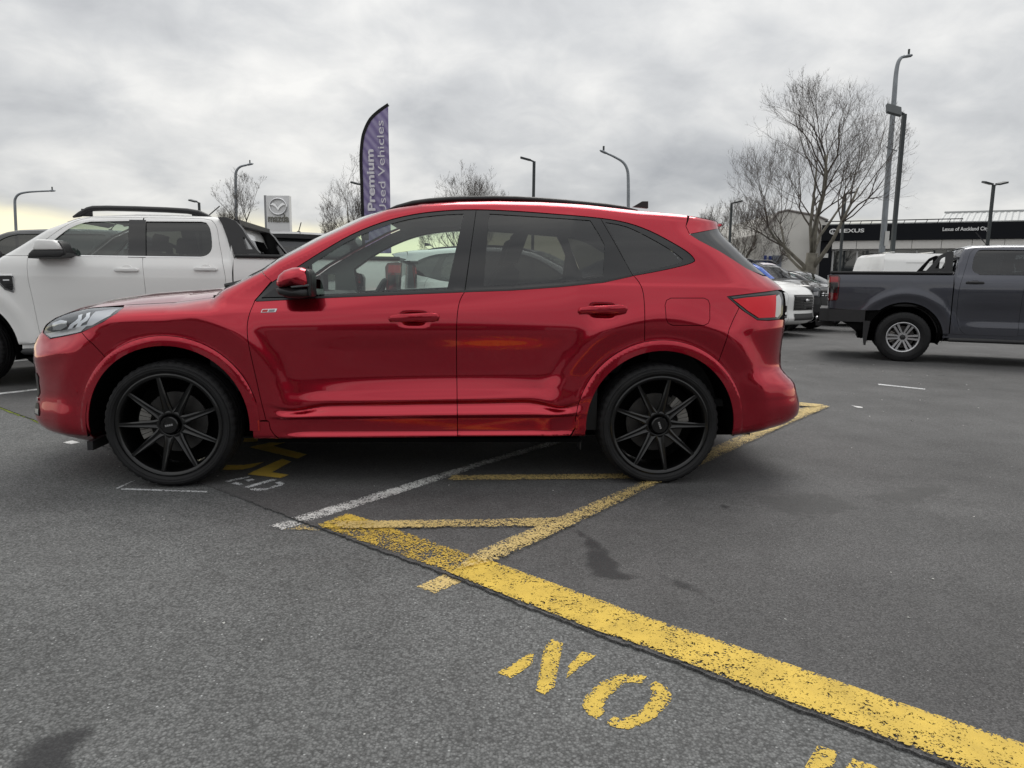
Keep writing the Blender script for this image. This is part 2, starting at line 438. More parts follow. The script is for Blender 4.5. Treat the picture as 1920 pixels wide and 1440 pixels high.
# ------------------------------------------------------------------ wheels (axis along Y, outer face towards -Y)
def tyre_mesh(name, R, rim_r, width, seg=144):
    hw = width / 2
    prof = [(-hw + 0.012, rim_r - 0.004), (-hw + 0.002, rim_r + 0.008), (-hw - 0.004, rim_r + (R - rim_r) * 0.22), (-hw - 0.0065, rim_r + (R - rim_r) * 0.25), (-hw - 0.007, rim_r + (R - rim_r) * 0.42), (-hw - 0.0085, rim_r + (R - rim_r) * 0.46), (-hw - 0.0065, rim_r + (R - rim_r) * 0.50), (-hw - 0.006, rim_r + (R - rim_r) * 0.62),
            (-hw + 0.004, R - 0.022), (-hw + 0.014, R - 0.009), (-hw + 0.028, R - 0.003)]
    tr = []
    grooves = [-0.34, 0.0, 0.34]
    y = -hw + 0.034
    while y < hw - 0.034:
        tr.append(y); y += 0.009
    prof += [(yy, R - 0.001) for yy in tr]
    prof += [(-a, r) for a, r in reversed(prof[:11])]
    n = seg; v = []; f = []; m = len(prof)
    for i in range(n):
        t = 2 * math.pi * i / n
        for k, (a, r) in enumerate(prof):
            q = r
            if 9 <= k < m - 9:
                if any(abs(a / hw - g) < 0.055 for g in grooves): q -= 0.007
                elif abs(a) > hw * 0.45 and i % 3 == 0: q -= 0.005
            v.append((q * math.cos(t), a, q * math.sin(t)))
    for i in range(n):
        j = (i + 1) % n
        for k in range(m - 1): f.append((i * m + k, j * m + k, j * m + k + 1, i * m + k + 1))
    me = mesh_data(name, v, f, RUBBER, True)
    me.set_sharp_from_angle(angle=RAD(28)); return me

def spoke_black(R0, R1, ang, yo):
    """tapered two-ridge spoke from hub to lip"""
    v = []; f = []
    N = 9
    for i in range(N):
        t = i / (N - 1); r = R0 + (R1 - R0) * t
        w = 0.0112 + 0.0130 * (1 - t) + 0.016 * max(0.0, 1 - t / 0.22) ** 2; dep = 0.030 - 0.010 * t
        yf = yo + 0.020 * (1 - t) ** 2 - 0.004 * t
        dip = 0.010 * (1 - t) ** 0.8
        prof = [(-w, yf + dep), (-w, yf + 0.006), (-w * 0.62, yf), (-w * 0.25, yf + dip * 0.8), (0, yf + dip), (w * 0.25, yf + dip * 0.8), (w * 0.62, yf), (w, yf + 0.006), (w, yf + dep)]
        for a, y in prof: v.append((r, y, a))
    m = 9
    for i in range(N - 1):
        for k in range(m - 1): f.append((i * m + k, (i + 1) * m + k, (i + 1) * m + k + 1, i * m + k + 1))
        f.append((i * m + m - 1, (i + 1) * m + m - 1, (i + 1) * m, i * m))
    f.append(tuple(range((N - 1) * m, N * m)))
    c, s = math.cos(ang), math.sin(ang)
    return [(x * c - z * s, y, x * s + z * c) for x, y, z in v], f

def build_wheels(root, centres, yface, R, rim_r, width, style, phase=0.0):
    hw = width / 2
    ty = tyre_mesh('tyre', R, rim_r, width)
    lip = -hw + 0.004
    rimprof = [(lip + 0.006, rim_r - 0.022), (lip, rim_r - 0.017), (lip - 0.003, rim_r - 0.006), (lip, rim_r + 0.001), (lip + 0.012, rim_r - 0.002), (lip + 0.03, rim_r - 0.012), (hw - 0.02, rim_r - 0.012), (hw - 0.02, rim_r - 0.03), (lip + 0.03, rim_r - 0.028), (lip + 0.012, rim_r - 0.024)]
    dark = style == 'black'
    rm = RIMBLK if dark else RIMSIL
    rim = MB().lathe(rimprof, 72, closed=True).me('wheel', rm, True); rim.set_sharp_from_angle(angle=RAD(35))
    yo = lip + (0.006 if dark else 0.012)
    spokes = []
    if dark:
        for k in range(9):
            b = MB(); b.add(*spoke_black(0.052, rim_r - 0.018, 2 * math.pi * k / 9, yo)); me = b.me('spoke', rm, True); me.set_sharp_from_angle(angle=RAD(32)); spokes.append(me)
        hub = MB().lathe([(yo + 0.05, 0.085), (yo + 0.03, 0.082), (yo + 0.020, 0.072), (yo + 0.018, 0.062), (yo + 0.024, 0.052), (yo + 0.05, 0.05)], 40)
        hubme = hub.me('hub_ring', rm, True)
        cap = MB().lathe([(yo + 0.03, 0.049), (yo + 0.002, 0.047), (yo - 0.004, 0.042), (yo - 0.004, 0.030), (yo - 0.001, 0.029), (yo - 0.001, 0.0005)], 32).me('hub_cap', rm, True)
        cap.set_sharp_from_angle(angle=RAD(35))
        lg = MB()
        for k in range(4): lg.box((-0.021 + k * 0.0108, yo - 0.003, -0.005), (-0.021 + k * 0.0108 + 0.0085, yo - 0.0012, 0.005))
        logo = lg.me('cap_lettering', SILVER)
    else:
        for k in range(6):
            b = MB()
            for sgn in (-1, 1):
                N = 5; v = []
                for i in range(N):
                    t = i / (N - 1); r = 0.045 + (rim_r - 0.02 - 0.045) * t; w = 0.016 + 0.006 * t; o = sgn * (0.018 + 0.012 * t)
                    yf = yo + 0.012 * (1 - t)
                    v += [(r, yf + 0.04, o - w), (r, yf, o - w * 0.75), (r, yf, o + w * 0.75), (r, yf + 0.04, o + w)]
                f = [(i * 4 + k2, (i + 1) * 4 + k2, (i + 1) * 4 + (k2 + 1) % 4, i * 4 + (k2 + 1) % 4) for i in range(N - 1) for k2 in range(4)]
                a = 2 * math.pi * k / 6; c, s_ = math.cos(a), math.sin(a)
                b.add([(x * c - z * s_, y, x * s_ + z * c) for x, y, z in v], f)
            spokes.append(b.me('spoke', rm, False))
        hub = MB().lathe([(yo + 0.06, 0.075), (yo + 0.014, 0.07), (yo + 0.012, 0.04), (yo + 0.05, 0.038)], 32)
        for k in range(6):
            a = 2 * math.pi * (k + 0.5) / 6; hub.tube([(0.055 * math.cos(a), yo + 0.03, 0.055 * math.sin(a)), (0.055 * math.cos(a), yo + 0.004, 0.055 * math.sin(a))], 0.009, 8)
        hubme = hub.me('hub_ring', rm, False)
        cap = MB().lathe([(yo + 0.03, 0.037), (yo + 0.004, 0.035), (yo, 0.028), (yo, 0.0005)], 24).me('hub_cap', TRIM, True); logo = None
    disc = MB().lathe([(0.0, 0.045), (-0.012, 0.06), (-0.012, 0.168), (0.004, 0.168), (0.004, 0.05)], 48).me('brake_disc', DISC, True)
    disc.set_sharp_from_angle(angle=RAD(30))
    back = MB().lathe([(0.03, rim_r - 0.035), (0.035, 0.02)], 32).me('hub_carrier', SHELL, False)
    cal = MB()
    for k in range(7):
        a0 = RAD(180 - 30 + k * 60 / 7); a1 = RAD(180 - 30 + (k + 1) * 60 / 7 - 1.0)
        v = []
        for a in (a0, a1):
            for y_, r_ in ((-0.045, 0.125), (-0.045, 0.186), (0.03, 0.186), (0.03, 0.125)): v.append((r_ * math.cos(a), y_, r_ * math.sin(a)))
        cal.add(v, [(0, 1, 2, 3), (7, 6, 5, 4), (0, 4, 5, 1), (1, 5, 6, 2), (2, 6, 7, 3), (3, 7, 4, 0)])
    calme = cal.me('brake_caliper', CALIPER)
    for (cx, cz) in centres:
        for side in (-1, 1):
            w = obj('wheel', rim, root, (cx, side * (yface - hw), cz))
            if side > 0: w.rotation_euler = (0, 0, math.pi)
            obj('tyre', ty, w)
            for sp in spokes: obj('spoke', sp, w).rotation_euler = (0, -(phase if cx < 0 else 0.0), 0)
            obj('hub_ring', hubme, w); h = obj('hub_cap', cap, w)
            if logo:
                lo = obj('cap_lettering', logo, w); lo.rotation_euler = (0, RAD(-12 if cx < 0 else 70), 0)
            obj('brake_disc', disc, w, (0, 0.01, 0)); obj('hub_carrier', back, w, (0, 0.04, 0))
            c = obj('brake_caliper', calme, w, (0, 0.0, 0))
            if (cx > 0) != (side > 0): c.rotation_euler = (0, math.pi * 0.86, 0)

# ------------------------------------------------------------------ red SUV
_f = ground(318, 914); _r = ground(1237, 909)
SUV_YAW = math.atan2(_r[1] - _f[1], _r[0] - _f[0])
SUV_O = (_f + _r) / 2 + np.array([-math.sin(SUV_YAW), math.cos(SUV_YAW), 0]) * 0.925
SF = Frame(SUV_O, SUV_YAW)
WB = 1.345
# outline of the car's side seen square on: (x, z, rounding depth, rounding inset)
PER = [(-1.80, .205, .02, .02), (-1.93, .208, .02, .02), (-2.06, .232, .03, .02), (-2.124, .252, .03, .02), (-2.185, .30, .02, .01), (-2.205, .347, .02, .01),
       (-2.185, .42, .02, .01), (-2.172, .50, .02, .01), (-2.175, .56, .02, .01), (-2.178, .67, .02, .01), (-2.18, .742, .02, .01), (-2.155, .80, .02, .01),
       (-2.115, .838, .03, .02), (-2.075, .868, .04, .03), (-2.005, .905, .05, .05), (-1.92, .938, .06, .08), (-1.79, .966, .07, .11), (-1.62, .982, .09, .14),
       (-1.343, 1.000, .10, .15), (-1.141, 1.030, .10, .14), (-1.08, 1.075, .08, .10), (-.99, 1.112, .06, .06), (-.93, 1.142, .05, .05), (-.865, 1.175, .05, .05),
       (-.779, 1.236, .05, .05), (-.572, 1.352, .05, .05), (-.326, 1.478, .05, .05), (-.20, 1.53, .05, .05), (0, 1.573, .05, .05), (.2, 1.592, .05, .05),
       (.41, 1.598, .05, .05), (.68, 1.594, .05, .05), (.95, 1.58, .05, .05), (1.23, 1.553, .05, .05), (1.52, 1.53, .04, .03), (1.79, 1.503, .012, .01),
       (1.795, 1.49, .012, .01), (1.745, 1.462, .015, .01), (1.775, 1.425, .015, .01), (1.845, 1.36, .015, .01), (1.91, 1.295, .015, .01), (2.03, 1.19, .015, .01),
       (2.09, 1.15, .015, .01), (2.132, 1.113, .015, .01), (2.137, 1.03, .015, .01), (2.122, .94, .015, .01), (2.108, .822, .015, .01), (2.104, .755, .02, .01),
       (2.108, .655, .02, .01), (2.152, .612, .03, .02), (2.203, .578, .03, .02), (2.225, .50, .03, .02), (2.246, .43, .02, .01), (2.24, .385, .02, .01),
       (2.22, .345, .02, .01), (2.10, .30, .02, .02), (1.871, .262, .02, .02)]
PERA = np.array(PER)
_fr = [p for p in PER if p[0] < -2.0 and p[1] < .85]; _NZ = np.array([.15, .205, .22] + [p[1] for p in _fr]); _NX = np.array([-1.8, -1.93, -2.0] + [p[0] for p in _fr])
_o = np.argsort(_NZ); _NZ = _NZ[_o]; _NX = _NX[_o]
_rr = [p for p in PER[37:]][::-1]; _TZ = np.array([p[1] for p in _rr]); _TX = np.array([p[0] for p in _rr])
_o = np.argsort(_TZ, kind='stable'); _TZ = _TZ[_o]; _TX = np.maximum(_TX[_o], 1.6)
_ZS = np.linspace(.15, 1.6, 146); _NXS = np.interp(_ZS, _NZ, _NX); _TXS = np.interp(_ZS, _TZ, _TX)
_kern = np.exp(-(np.arange(-12, 13) / 3.4) ** 2); _kern /= _kern.sum()
_NXS = np.convolve(np.pad(_NXS, 12, 'edge'), _kern, 'valid'); _TXS2 = np.convolve(np.pad(_TXS, 12, 'edge'), _kern, 'valid')
def per_round(x, z, P):
    q = np.stack([x, z], 1); d = np.full(len(x), 9.0); rz = np.ones(len(x)); ry = np.zeros(len(x))
    for s, e in zip(P[:-1], P[1:]):
        v = e[:2] - s[:2]; L = v @ v
        t = np.clip(((q - s[:2]) @ v) / L, 0, 1); dd = np.linalg.norm(q - s[:2] - t[:, None] * v, axis=1); k = dd < d
        d[k] = dd[k]; rz[k] = (s[2] + (e[2] - s[2]) * t)[k]; ry[k] = (s[3] + (e[3] - s[3]) * t)[k]
    u = np.clip(1 - d / rz, 0, 1)
    return ry * (1 - np.sqrt(np.maximum(0, 1 - u * u)))
BELT_X = [-1.2, -.885, -.58, -.248, .244, .75, 1.178, 1.51, 2.0]; BELT_Z = [1.005, 1.019, 1.037, 1.056, 1.082, 1.115, 1.177, 1.258, 1.30]
HND = []
def suv_field(x, z, flare=False):
    x = np.atleast_1d(np.asarray(x, float)); z = np.atleast_1d(np.asarray(z, float)); n = len(x)
    w2 = sstep(-.84, -.60, x) * (1 - sstep(.74, .94, x)); w = np.clip(1 - np.abs((x - .10) / 1.03) ** 2.2, 0, 1) ** 1.4   # door sculpting between the wheels
    belt = np.minimum(np.interp(x, BELT_X, BELT_Z), 1.13)
    rise = np.interp(x, [-.9, 1.1], [-.018, .022]); sc = -.062 * (1 - sstep(-.86, -.48, x)) - .062 * sstep(.56, .92, x)
    Z = np.stack([.262 + .3 * rise, .284 + .3 * rise, .312 + .3 * rise, .385 + .5 * rise, .402 + .6 * rise, .462 + rise + sc * w2, .482 + rise + sc * w2, .545 + rise, .625 + rise, .75 + rise * .5,
                  .865 + rise * .5, .955 + rise * .5, belt - .010, belt + .012, belt + .25, belt + .46, belt + .56], 1)
    Yd = np.array([.888, .928, .913, .918, .947, .911, .928, .904, .890, .897, .917, .909, .874, .862, .787, .692, .615])
    Yp = np.array([.890, .918, .921, .923, .924, .925, .926, .927, .926, .924, .922, .909, .874, .862, .787, .692, .615])
    Y = Yp[None] + (Yd - Yp)[None] * np.where((np.arange(17) < 7)[None], w2[:, None], w[:, None])
    Z = np.maximum.accumulate(Z + np.arange(17)[None] * 1e-5, axis=1)
    y = pchip_rows(Z, Y, z)
    for cx in (-WB, WB):
        r = np.hypot(x - cx, z - .347); low = sstep(.20, .34, z)
        y = y + low * (.013 * np.exp(-((r - .615) / .06) ** 2) - .004 * np.exp(-((r - .50) / .03) ** 2))
        if flare: y = y + (np.where(r < .56, .009 + .045 * (.481 - r), 0) - .005 * np.exp(-((r - .481) / .006) ** 2)) * low
    # nose and tail taper in plan
    zc = np.clip(z, .2, .84)
    d = np.clip(x - np.interp(zc, _ZS, _NXS) + .012, 0, 5); Lf = .78; u = np.clip(1 - d / Lf, 0, 1)
    k = np.maximum(0, 1 - u ** 2.2) ** .584; ye = .60
    y = np.where(d < Lf, ye + (y - ye) * k, y)
    d = np.clip(np.interp(z, _ZS, _TXS2) - x + .012, 0, 5); Lr = np.where(z < 1.0, .46, np.interp(z, [1.0, 1.2], [.46, .46])); u = np.clip(1 - d / Lr, 0, 1)
    k = np.maximum(0, 1 - u ** 2.6) ** .60; ye = np.interp(z, [.9, 1.2, 1.5], [.70, .60, .52])
    y = np.where((d < Lr) & (x > 1.0), ye + (np.maximum(y, ye) - ye) * k, y)
    # bumper creases
    zc = .66 + .25 * np.clip(x + 2.18, 0, .5)
    fb = (1 - sstep(-1.95, -1.80, x)) * sstep(-2.2, -2.12, x)
    y = y + fb * (.012 * np.exp(-((z - zc) / .035) ** 2) - .016 * np.exp(-((z - zc - .09) / .045) ** 2) - .010 * np.exp(-((z - .50) / .08) ** 2))
    for hx, hz in HND:
        e = ((x - hx) / .062) ** 4 + ((z - hz) / .034) ** 4
        y = y - .016 * np.exp(-e)
    return y - per_round(x, z, PERA)

def build_suv():
    HP = SF.plane([(776, 598), (1130, 583)], -.915); HND[:] = [(HP[0, 0], HP[0, 2]), (HP[1, 0], HP[1, 2])]
    fld = suv_field
    root = thing('red_suv', 'glossy red SUV with black multi-spoke wheels parked across yellow painted lines', 'car', SUV_O, SUV_YAW)
    H = lambda pts: SF.hit(fld, pts)
    def per(i0, i1): return [(p[0], p[1]) for p in PER[i0:i1 + 1]]
    def arc(cx, r, a0, a1, n=22): return [(cx + r * math.cos(RAD(a0 + (a1 - a0) * i / n)), .347 + r * math.sin(RAD(a0 + (a1 - a0) * i / n))) for i in range(n + 1)]
    # shut lines
    fd = smooth_line(H([(478, 564), (469, 585), (464, 606), (464, 630), (469, 660), (478, 700), (488, 745), (499, 788)]), 3)
    fdl = H([(504, 790), (507, 804), (514, 815), (524, 822)])
    split = smooth_line(H([(872, 546), (863, 562), (858, 585), (856, 620), (856, 673), (857, 740), (858, 819)]), 3)
    belt_f = H([(478, 564), (586, 558), (702, 553), (790, 549), (872, 546)])
    belt_r = H([(872, 546), (957, 543), (1044, 537), (1132, 528), (1188, 517)])
    rd = smooth_line(H([(1188, 517), (1198, 529), (1205, 545), (1208, 567), (1209, 605), (1209, 645)]), 3)
    nose = per(0, 12)
    hl = smooth_line(H([(81, 624), (87, 611), (103, 598), (131, 586.5), (175, 577), (226, 575), (231, 577), (219, 587), (194, 603), (153, 623), (122, 630), (94, 635), (83, 633)]), 3, True)
    hl_low = H([(231, 577), (219, 587), (194, 603), (153, 623)]); hl_low2 = H([(153, 623), (122, 630), (94, 635)])
    seamb = H([(153, 623), (175, 646), (195, 667)])
    FL = .481
    a_seam = math.degrees(math.atan2(seamb[-1][1] - .347, seamb[-1][0] + WB))
    flo_f = arc(-WB, FL, a_seam, 184); flo_r = arc(-WB, FL, a_seam, -3)
    # front bumper
    both('front_bumper', nose + [hl_low2[-1], hl_low2[1], hl_low2[0]] + seamb[1:-1] + flo_f + [(-WB - .475, .30), (-WB - .432, .29), (-1.78, .205)], fld, RED, root)
    # fender
    fend = hl_low[::-1] + per(17, 23) + H([(509, 527), (478, 563)]) + fd[1:] + H([(474, 790)]) + flo_r[::-1][3:] + seamb[::-1][1:]
    both('front_fender', fend, fld, RED, root)
    # flares
    for cx, nm in ((-WB, 'f'), (WB, 'r')):
        a0, a1 = (186, -4) if nm == 'f' else (184, -6)
        ri = .428 if nm == 'f' else .422
        o = arc(cx, FL, a0, a1, 40); i = arc(cx, ri, a1, a0, 40)
        if nm == 'f': i = i + [(cx - .432, .29), (cx - .475, .30)]
        else:
            o = o + [(cx + .466, .275)] ; i = [(cx + .445, .268)] + i
        both('wheel_arch_trim', o + i, lambda a, b: suv_field(a, b, True), RED, root, off=.001, inset=.0008, g=(.012, .012), step=.008)
    both('sill_end', H([(474, 790), (504, 790), (507, 804), (514, 815), (524, 823), (476, 823)]), fld, RED, root)
    # doors
    d1, d1f = both('front_door', belt_f + split[1:] + H([(690, 821.5)]) + fdl[::-1] + fd[::-1][:-1], fld, RED, root, g=(.02, .007))
    a_rd = math.degrees(math.atan2(rd[-1][1] - .347, rd[-1][0] - WB))
    flr = arc(WB, FL, a_rd, 178)
    d2, d2f = both('rear_door', belt_r + rd[1:] + flr + H([(1083, 778), (1080, 800), (1069, 817)]) + split[::-1][:-1], fld, RED, root, g=(.02, .007))
    both('sill_end', H([(1083, 779), (1097, 778), (1099, 797), (1097, 817), (1070, 818), (1080, 801)]), fld, RED, root)
    # body side frame
    dlo = smooth_line(H([(510, 529), (557, 501), (603, 472), (659, 440), (717, 416.5), (775, 402), (834, 395), (892, 393), (962, 395.5), (1044, 401.5), (1126, 409), (1175, 417.5), (1219, 433), (1263, 456), (1290, 473), (1302, 486), (1299, 492), (1277, 499), (1234, 508.5), (1188, 517)]), 3)
    tl = H([(1363, 556), (1420, 549), (1458, 544), (1466, 548), (1469, 560), (1468, 590), (1461, 599), (1440, 601), (1420, 600), (1397, 585), (1378, 569)])
    seamr = H([(1386, 577), (1376, 597), (1367, 618), (1349, 674)])
    a_sr = math.degrees(math.atan2(seamr[-1][1] - .347, seamr[-1][0] - WB))
    rg = H([(1293, 439), (1312, 451), (1350, 471), (1374, 486), (1400, 503), (1430, 517)])
    bs = [(PER[23][0], PER[23][1])] + per(24, 34) + H([(1286, 424), (1293, 439)]) + rg[1:] + per(41, 43) + [tl[2], tl[1], tl[0], tl[10]] + seamr + arc(WB, FL, a_sr, a_rd, 14) + rd[::-1][:-1] + dlo[::-1]
    fuel = H([(1258, 559), (1320, 559), (1328, 563), (1331, 572), (1331, 598), (1328, 606), (1320, 610), (1262, 610), (1253, 606), (1249, 597), (1247, 572), (1250, 563)])
    both('body_side', bs, fld, RED, root, holes=[fuel], g=(.022, .012))
    both('fuel_flap', fuel, fld, RED, root, inset=.0015)
    # rear bumper
    rb = seamr + arc(WB, FL, a_sr, -4, 14) + [(WB + .468, .276), (1.871, .264)] + [(p[0], p[1]) for p in PER[::-1][1:12]] + [tl[6], tl[7], tl[8], tl[9]]
    both('rear_bumper', rb, fld, RED, root)
    # glazing
    tri = H([(489, 558), (578, 498), (582, 556)])
    gf = smooth_line(H([(585, 496), (644, 458), (702, 431), (761, 412.5), (819, 404), (869, 401)]), 4) + H([(869, 401), (838, 541), (700, 547), (588, 552)])
    gr = H([(918, 401), (1015, 407), (1107, 413.5), (1122, 437), (1134, 460), (1131, 518), (1073, 526), (907, 536)])
    gq = smooth_line(H([(1136, 417), (1175, 425), (1219, 446), (1260, 470), (1281, 486)]), 3) + H([(1276, 492), (1242, 501), (1185, 513)])
    bp = H([(893, 393), (871, 546)])
    dl_f = [p for p in dlo if p[0] < bp[0][0] - .005]; dl_r = [p for p in dlo if p[0] > bp[0][0] + .005]
    qs = H([(1126, 409), (1187, 516.5)])
    dl_r1 = [p for p in dl_r if p[0] < qs[0][0] - .005]; dl_q = [p for p in dl_r if p[0] > qs[0][0] + .004]
    tf = H([(478, 563)]) + dl_f + [bp[0], bp[1]] + belt_f[::-1][1:-1]
    tr_ = [bp[0]] + dl_r1 + [qs[0], qs[1]] + belt_r[::-1][1:]
    tq = [qs[0]] + dl_q + [qs[1]]
    for nm, poly, hole, gm, doors in (('f', tf, gf, GL_CLEAR, (d1, d1f)), ('r', tr_, gr, GL_TINT, (d2, d2f)), ('q', tq, gq, GL_DARK, (root, root))):
        a, b = panel('window_frame', poly, fld, PIANO, off=-.006, inset=.0015, holes=[hole], g=(.04, .02))
        obj('window_frame', a, doors[0]); obj('window_frame', b, doors[1])
        a, b = panel('window_glass', hole, fld, gm, off=-.011, inset=-.004, rim=0, g=(.05, .03))
        obj('window_glass', a, doors[0]); obj('window_glass', b, doors[1])
    a, b = panel('belt_seal', H([(480, 562), (586, 556), (702, 551), (872, 544), (957, 541), (1044, 535), (1132, 526), (1184, 515), (1185, 518), (1132, 529.5), (1044, 538.5), (957, 544.5), (872, 547.5), (702, 554.5), (586, 559.5), (480, 565)]), fld, TRIM, off=.003, inset=0)
    obj('belt_seal', a, root); obj('belt_seal', b, root)
    a, b = panel('mirror_triangle', tri, fld, TRIM, off=.002); obj('mirror_triangle', a, d1); obj('mirror_triangle', b, d1f)
    # lamps
    h1, h2 = both('headlight', hl, fld, LAMPBK, root, off=-.012, inset=.003, g=(.015, .01))
    drl = [H([(183, 588), (191, 587), (188, 597), (180, 606), (168, 610), (162, 617), (156, 617), (162, 607), (176, 602), (181, 594)]),
           H([(199, 587.5), (207, 587), (205, 596), (197, 604), (186, 610), (180, 616), (174, 617), (178, 608), (191, 601), (196, 594)])]
    drl = [[(p[0], p[1]) for p in q] for q in [H([(146 + dx, 591 + dy), (153 + dx, 589 + dy), (152 + dx, 598 + dy), (147 + dx, 605 + dy), (138 + dx, 610 + dy), (133 + dx, 617 + dy), (125 + dx, 617.5 + dy), (131 + dx, 608 + dy), (140 + dx, 602 + dy), (145 + dx, 597 + dy)]) for dx, dy in ((0, 0), (15, -3.5))]]
    low = H([(84, 626), (120, 619), (165, 608), (150, 622), (120, 628.5), (94, 633)])
    lamp = H([(97, 606), (112, 600), (124, 602), (124, 612), (112, 619), (98, 619)])
    lamp2 = H([(178, 584), (222, 578.5), (205, 592), (172, 610), (160, 612)])
    for q, mm, nm in ((low, SILVER, 'lamp_bezel'), (lamp, CHROME, 'lamp_projector'), (drl[0], LAMPWH, 'light_guide'), (drl[1], LAMPWH, 'light_guide'), (lamp2, SILVER, 'lamp_reflector')):
        a, b = panel(nm, q, fld, mm, off=-.007, inset=0, rim=.004, g=(.02, .02)); obj(nm, a, h1); obj(nm, b, h2)
    a, b = panel('lamp_lens', hl, fld, LENS, off=-.001, inset=.003, rim=.01, g=(.015, .01)); obj('lamp_lens', a, h1); obj('lamp_lens', b, h2)
    t1, t2 = both('tail_light', tl, fld, PIANO, root, off=-.004, g=(.015, .012))
    tin = H([(1374, 561), (1400, 557.5), (1455, 552.5), (1454, 595), (1423, 596.5), (1402, 583)])
    tcl = H([(1368, 556.8), (1420, 550.8), (1457, 546.5), (1459, 549), (1455, 551), (1400, 556), (1374, 559.5)]); tcl2 = H([(1455, 555), (1461, 551.5), (1465, 561), (1464, 588), (1458, 595.5), (1453, 594.5)])
    for q, mm, nm in ((tin, REDLENS, 'red_lens'), (tcl, LAMPBK, 'clear_lens'), (tcl2, SILVER, 'reversing_lens')):
        a, b = panel(nm, q, fld, mm, off=.002, inset=.001, rim=.006, g=(.015, .012)); obj(nm, a, t1); obj(nm, b, t2)
    # rear screen side panel
    sp = H([(1295, 440)]) + [(PER[37][0] - .012, PER[37][1])] + [(p[0] - .014, p[1]) for p in PER[38:41]] + [(2.0, 1.198)] + rg[::-1][1:-1]
    wing_inset = -.005
    both('spoiler_side', [(1.53, 1.525), (1.785, 1.501), (1.787, 1.490), (1.735, 1.464)] + H([(1293, 439), (1286, 424)]), fld, RED, root)
    both('rear_screen_wing', sp, fld, PIANO, root, off=-.004, inset=wing_inset)
    # skins across the car
    def skin(nm, i0, i1, bow, crown, m, **k):
        v, f = wrap(fld, per(i0, i1), bow, crown, **k); return obj(nm, mesh_data(nm, v, f, m, True), root)
    skin('bumper_face', 0, 12, [-.02, -.05, -.08, -.09] + [-.10] * 9, 0, RED)
    skin('bonnet', 12, 20, [-.09, -.09, -.08, -.06, -.04, -.02, -.02, -.05, -.10], [.0, .012, .03, .045, .055, .065, .07, .06, .03], RED)
    skin('windscreen', 20, 27, [-.13, -.12, -.12, -.12, -.12, -.11, -.10, -.08], [.02, .02, .03, .03, .03, .035, .035, .035], GL_SCREEN, t0=-.93, t1=.93)
    for s_ in (-1, 1): skin('windscreen_pillar', 20, 27, [-.13, -.12, -.12, -.12, -.12, -.11, -.10, -.08], [.02, .02, .03, .03, .03, .035, .035, .035], PIANO if s_ > 0 else PIANO, t0=min(s_, s_ * .92), t1=max(s_, s_ * .92), n=4, off=.001)
    skin('roof', 27, 34, [-.08, -.03, 0, 0, 0, 0, 0, .02], .035, RED)
    skin('roof_lining', 27, 34, [-.08, -.03, 0, 0, 0, 0, 0, .02], .035, LINER, off=-.045)
    skin('spoiler', 34, 37, [.02, .05, .05, .03], [.03, .02, .015, .015], RED)
    skin('rear_window', 37, 41, .04, .0, GL_DARK); skin('tailgate', 41, 48, .05, 0, RED); skin('rear_bumper_face', 48, 56, .06, 0, RED)
    # grille and lower intake
    def gz(z): return float(np.interp(z, _NZ, _NX))
    def front_patch(nm, z0, z1, t, m, off, n=16):
        zz = np.linspace(z0, z1, 6); v, f = wrap(fld, [(gz(a), a) for a in zz], -.10, 0, -t, t, n=n, off=off); return obj(nm, mesh_data(nm, v, f, m, True), root)
    gr_ = front_patch('grille', .50, .79, .74, TRIM, -.004)
    gr_.location = (-.012, 0, 0)
    for k in range(5): b = front_patch('grille_bar', .53 + k * .055, .548 + k * .055, .70, PIANO, .0); b.location = (-.03, 0, 0)
    g2 = front_patch('lower_intake', .31, .44, .72, TRIM, 0); g2.location = (-.01, 0, 0)
    ov = MB().lathe([(0, .0005), (0.0, .06), (.012, .064), (.02, .06)], 32, axis='Y')
    o = ov.ob('oval_badge', SILVER, root, True); o.rotation_euler = (0, 0, RAD(-90)); o.location = (gz(.67) - .145, 0, .68); o.scale = (1.3, 1, .55)
    for q, m_, nm in (([(-2.17, .585), (-2.135, .60), (-2.118, .575), (-2.13, .54), (-2.125, .485), (-2.145, .46), (-2.168, .47)], TRIM, 'corner_grille'), ([(-2.172, .455), (-2.138, .458), (-2.138, .440), (-2.172, .440)], CHROME, 'corner_blade'), ([(-2.18, .425), (-2.135, .43), (-2.115, .385), (-2.12, .36), (-2.185, .365)], TRIM, 'fog_lamp_recess'), ([(-2.165, .395), (-2.125, .40), (-2.122, .37), (-2.165, .372)], SILVER, 'fog_lamp')):
        a, b = panel(nm, q, fld, m_, off=.004 if m_ is TRIM else .008, inset=0, rim=.01, g=(.02, .02)); obj(nm, a, root); obj(nm, b, root)
    # number plates left blank
    MB().box((-2.325, -.18, .44), (-2.31, .18, .54)).ob('number_plate', LAMPWH, root)
    MB().box((2.195, -.18, .86), (2.205, .18, .97)).ob('number_plate', LAMPWH, root)
    # inner structure: black shell behind the gaps, grey pillars inside
    lowp = per(0, 20) + [(-.885, 1.03)] + [(x_, z_ - .004) for x_, z_ in zip(BELT_X[2:8], BELT_Z[2:8])] + per(42, 56) + arc(WB, .435, -10, 190, 20) + [(.86, .268), (-.86, .258)] + arc(-WB, .435, -10, 190, 20)
    a, b = panel('inner_body', lowp, fld, SHELL, off=-.024, inset=.012, rim=0, g=(.08, .05)); obj('inner_body', a, root); obj('inner_body', b, root)
    glass_all = [gf, gr, gq]
    upp = per(23, 34) + H([(1293, 439)]) + rg[1:] + [(1.51, 1.24)] + [(x_, z_ - .05) for x_, z_ in list(zip(BELT_X[1:8], BELT_Z[1:8]))[::-1]]
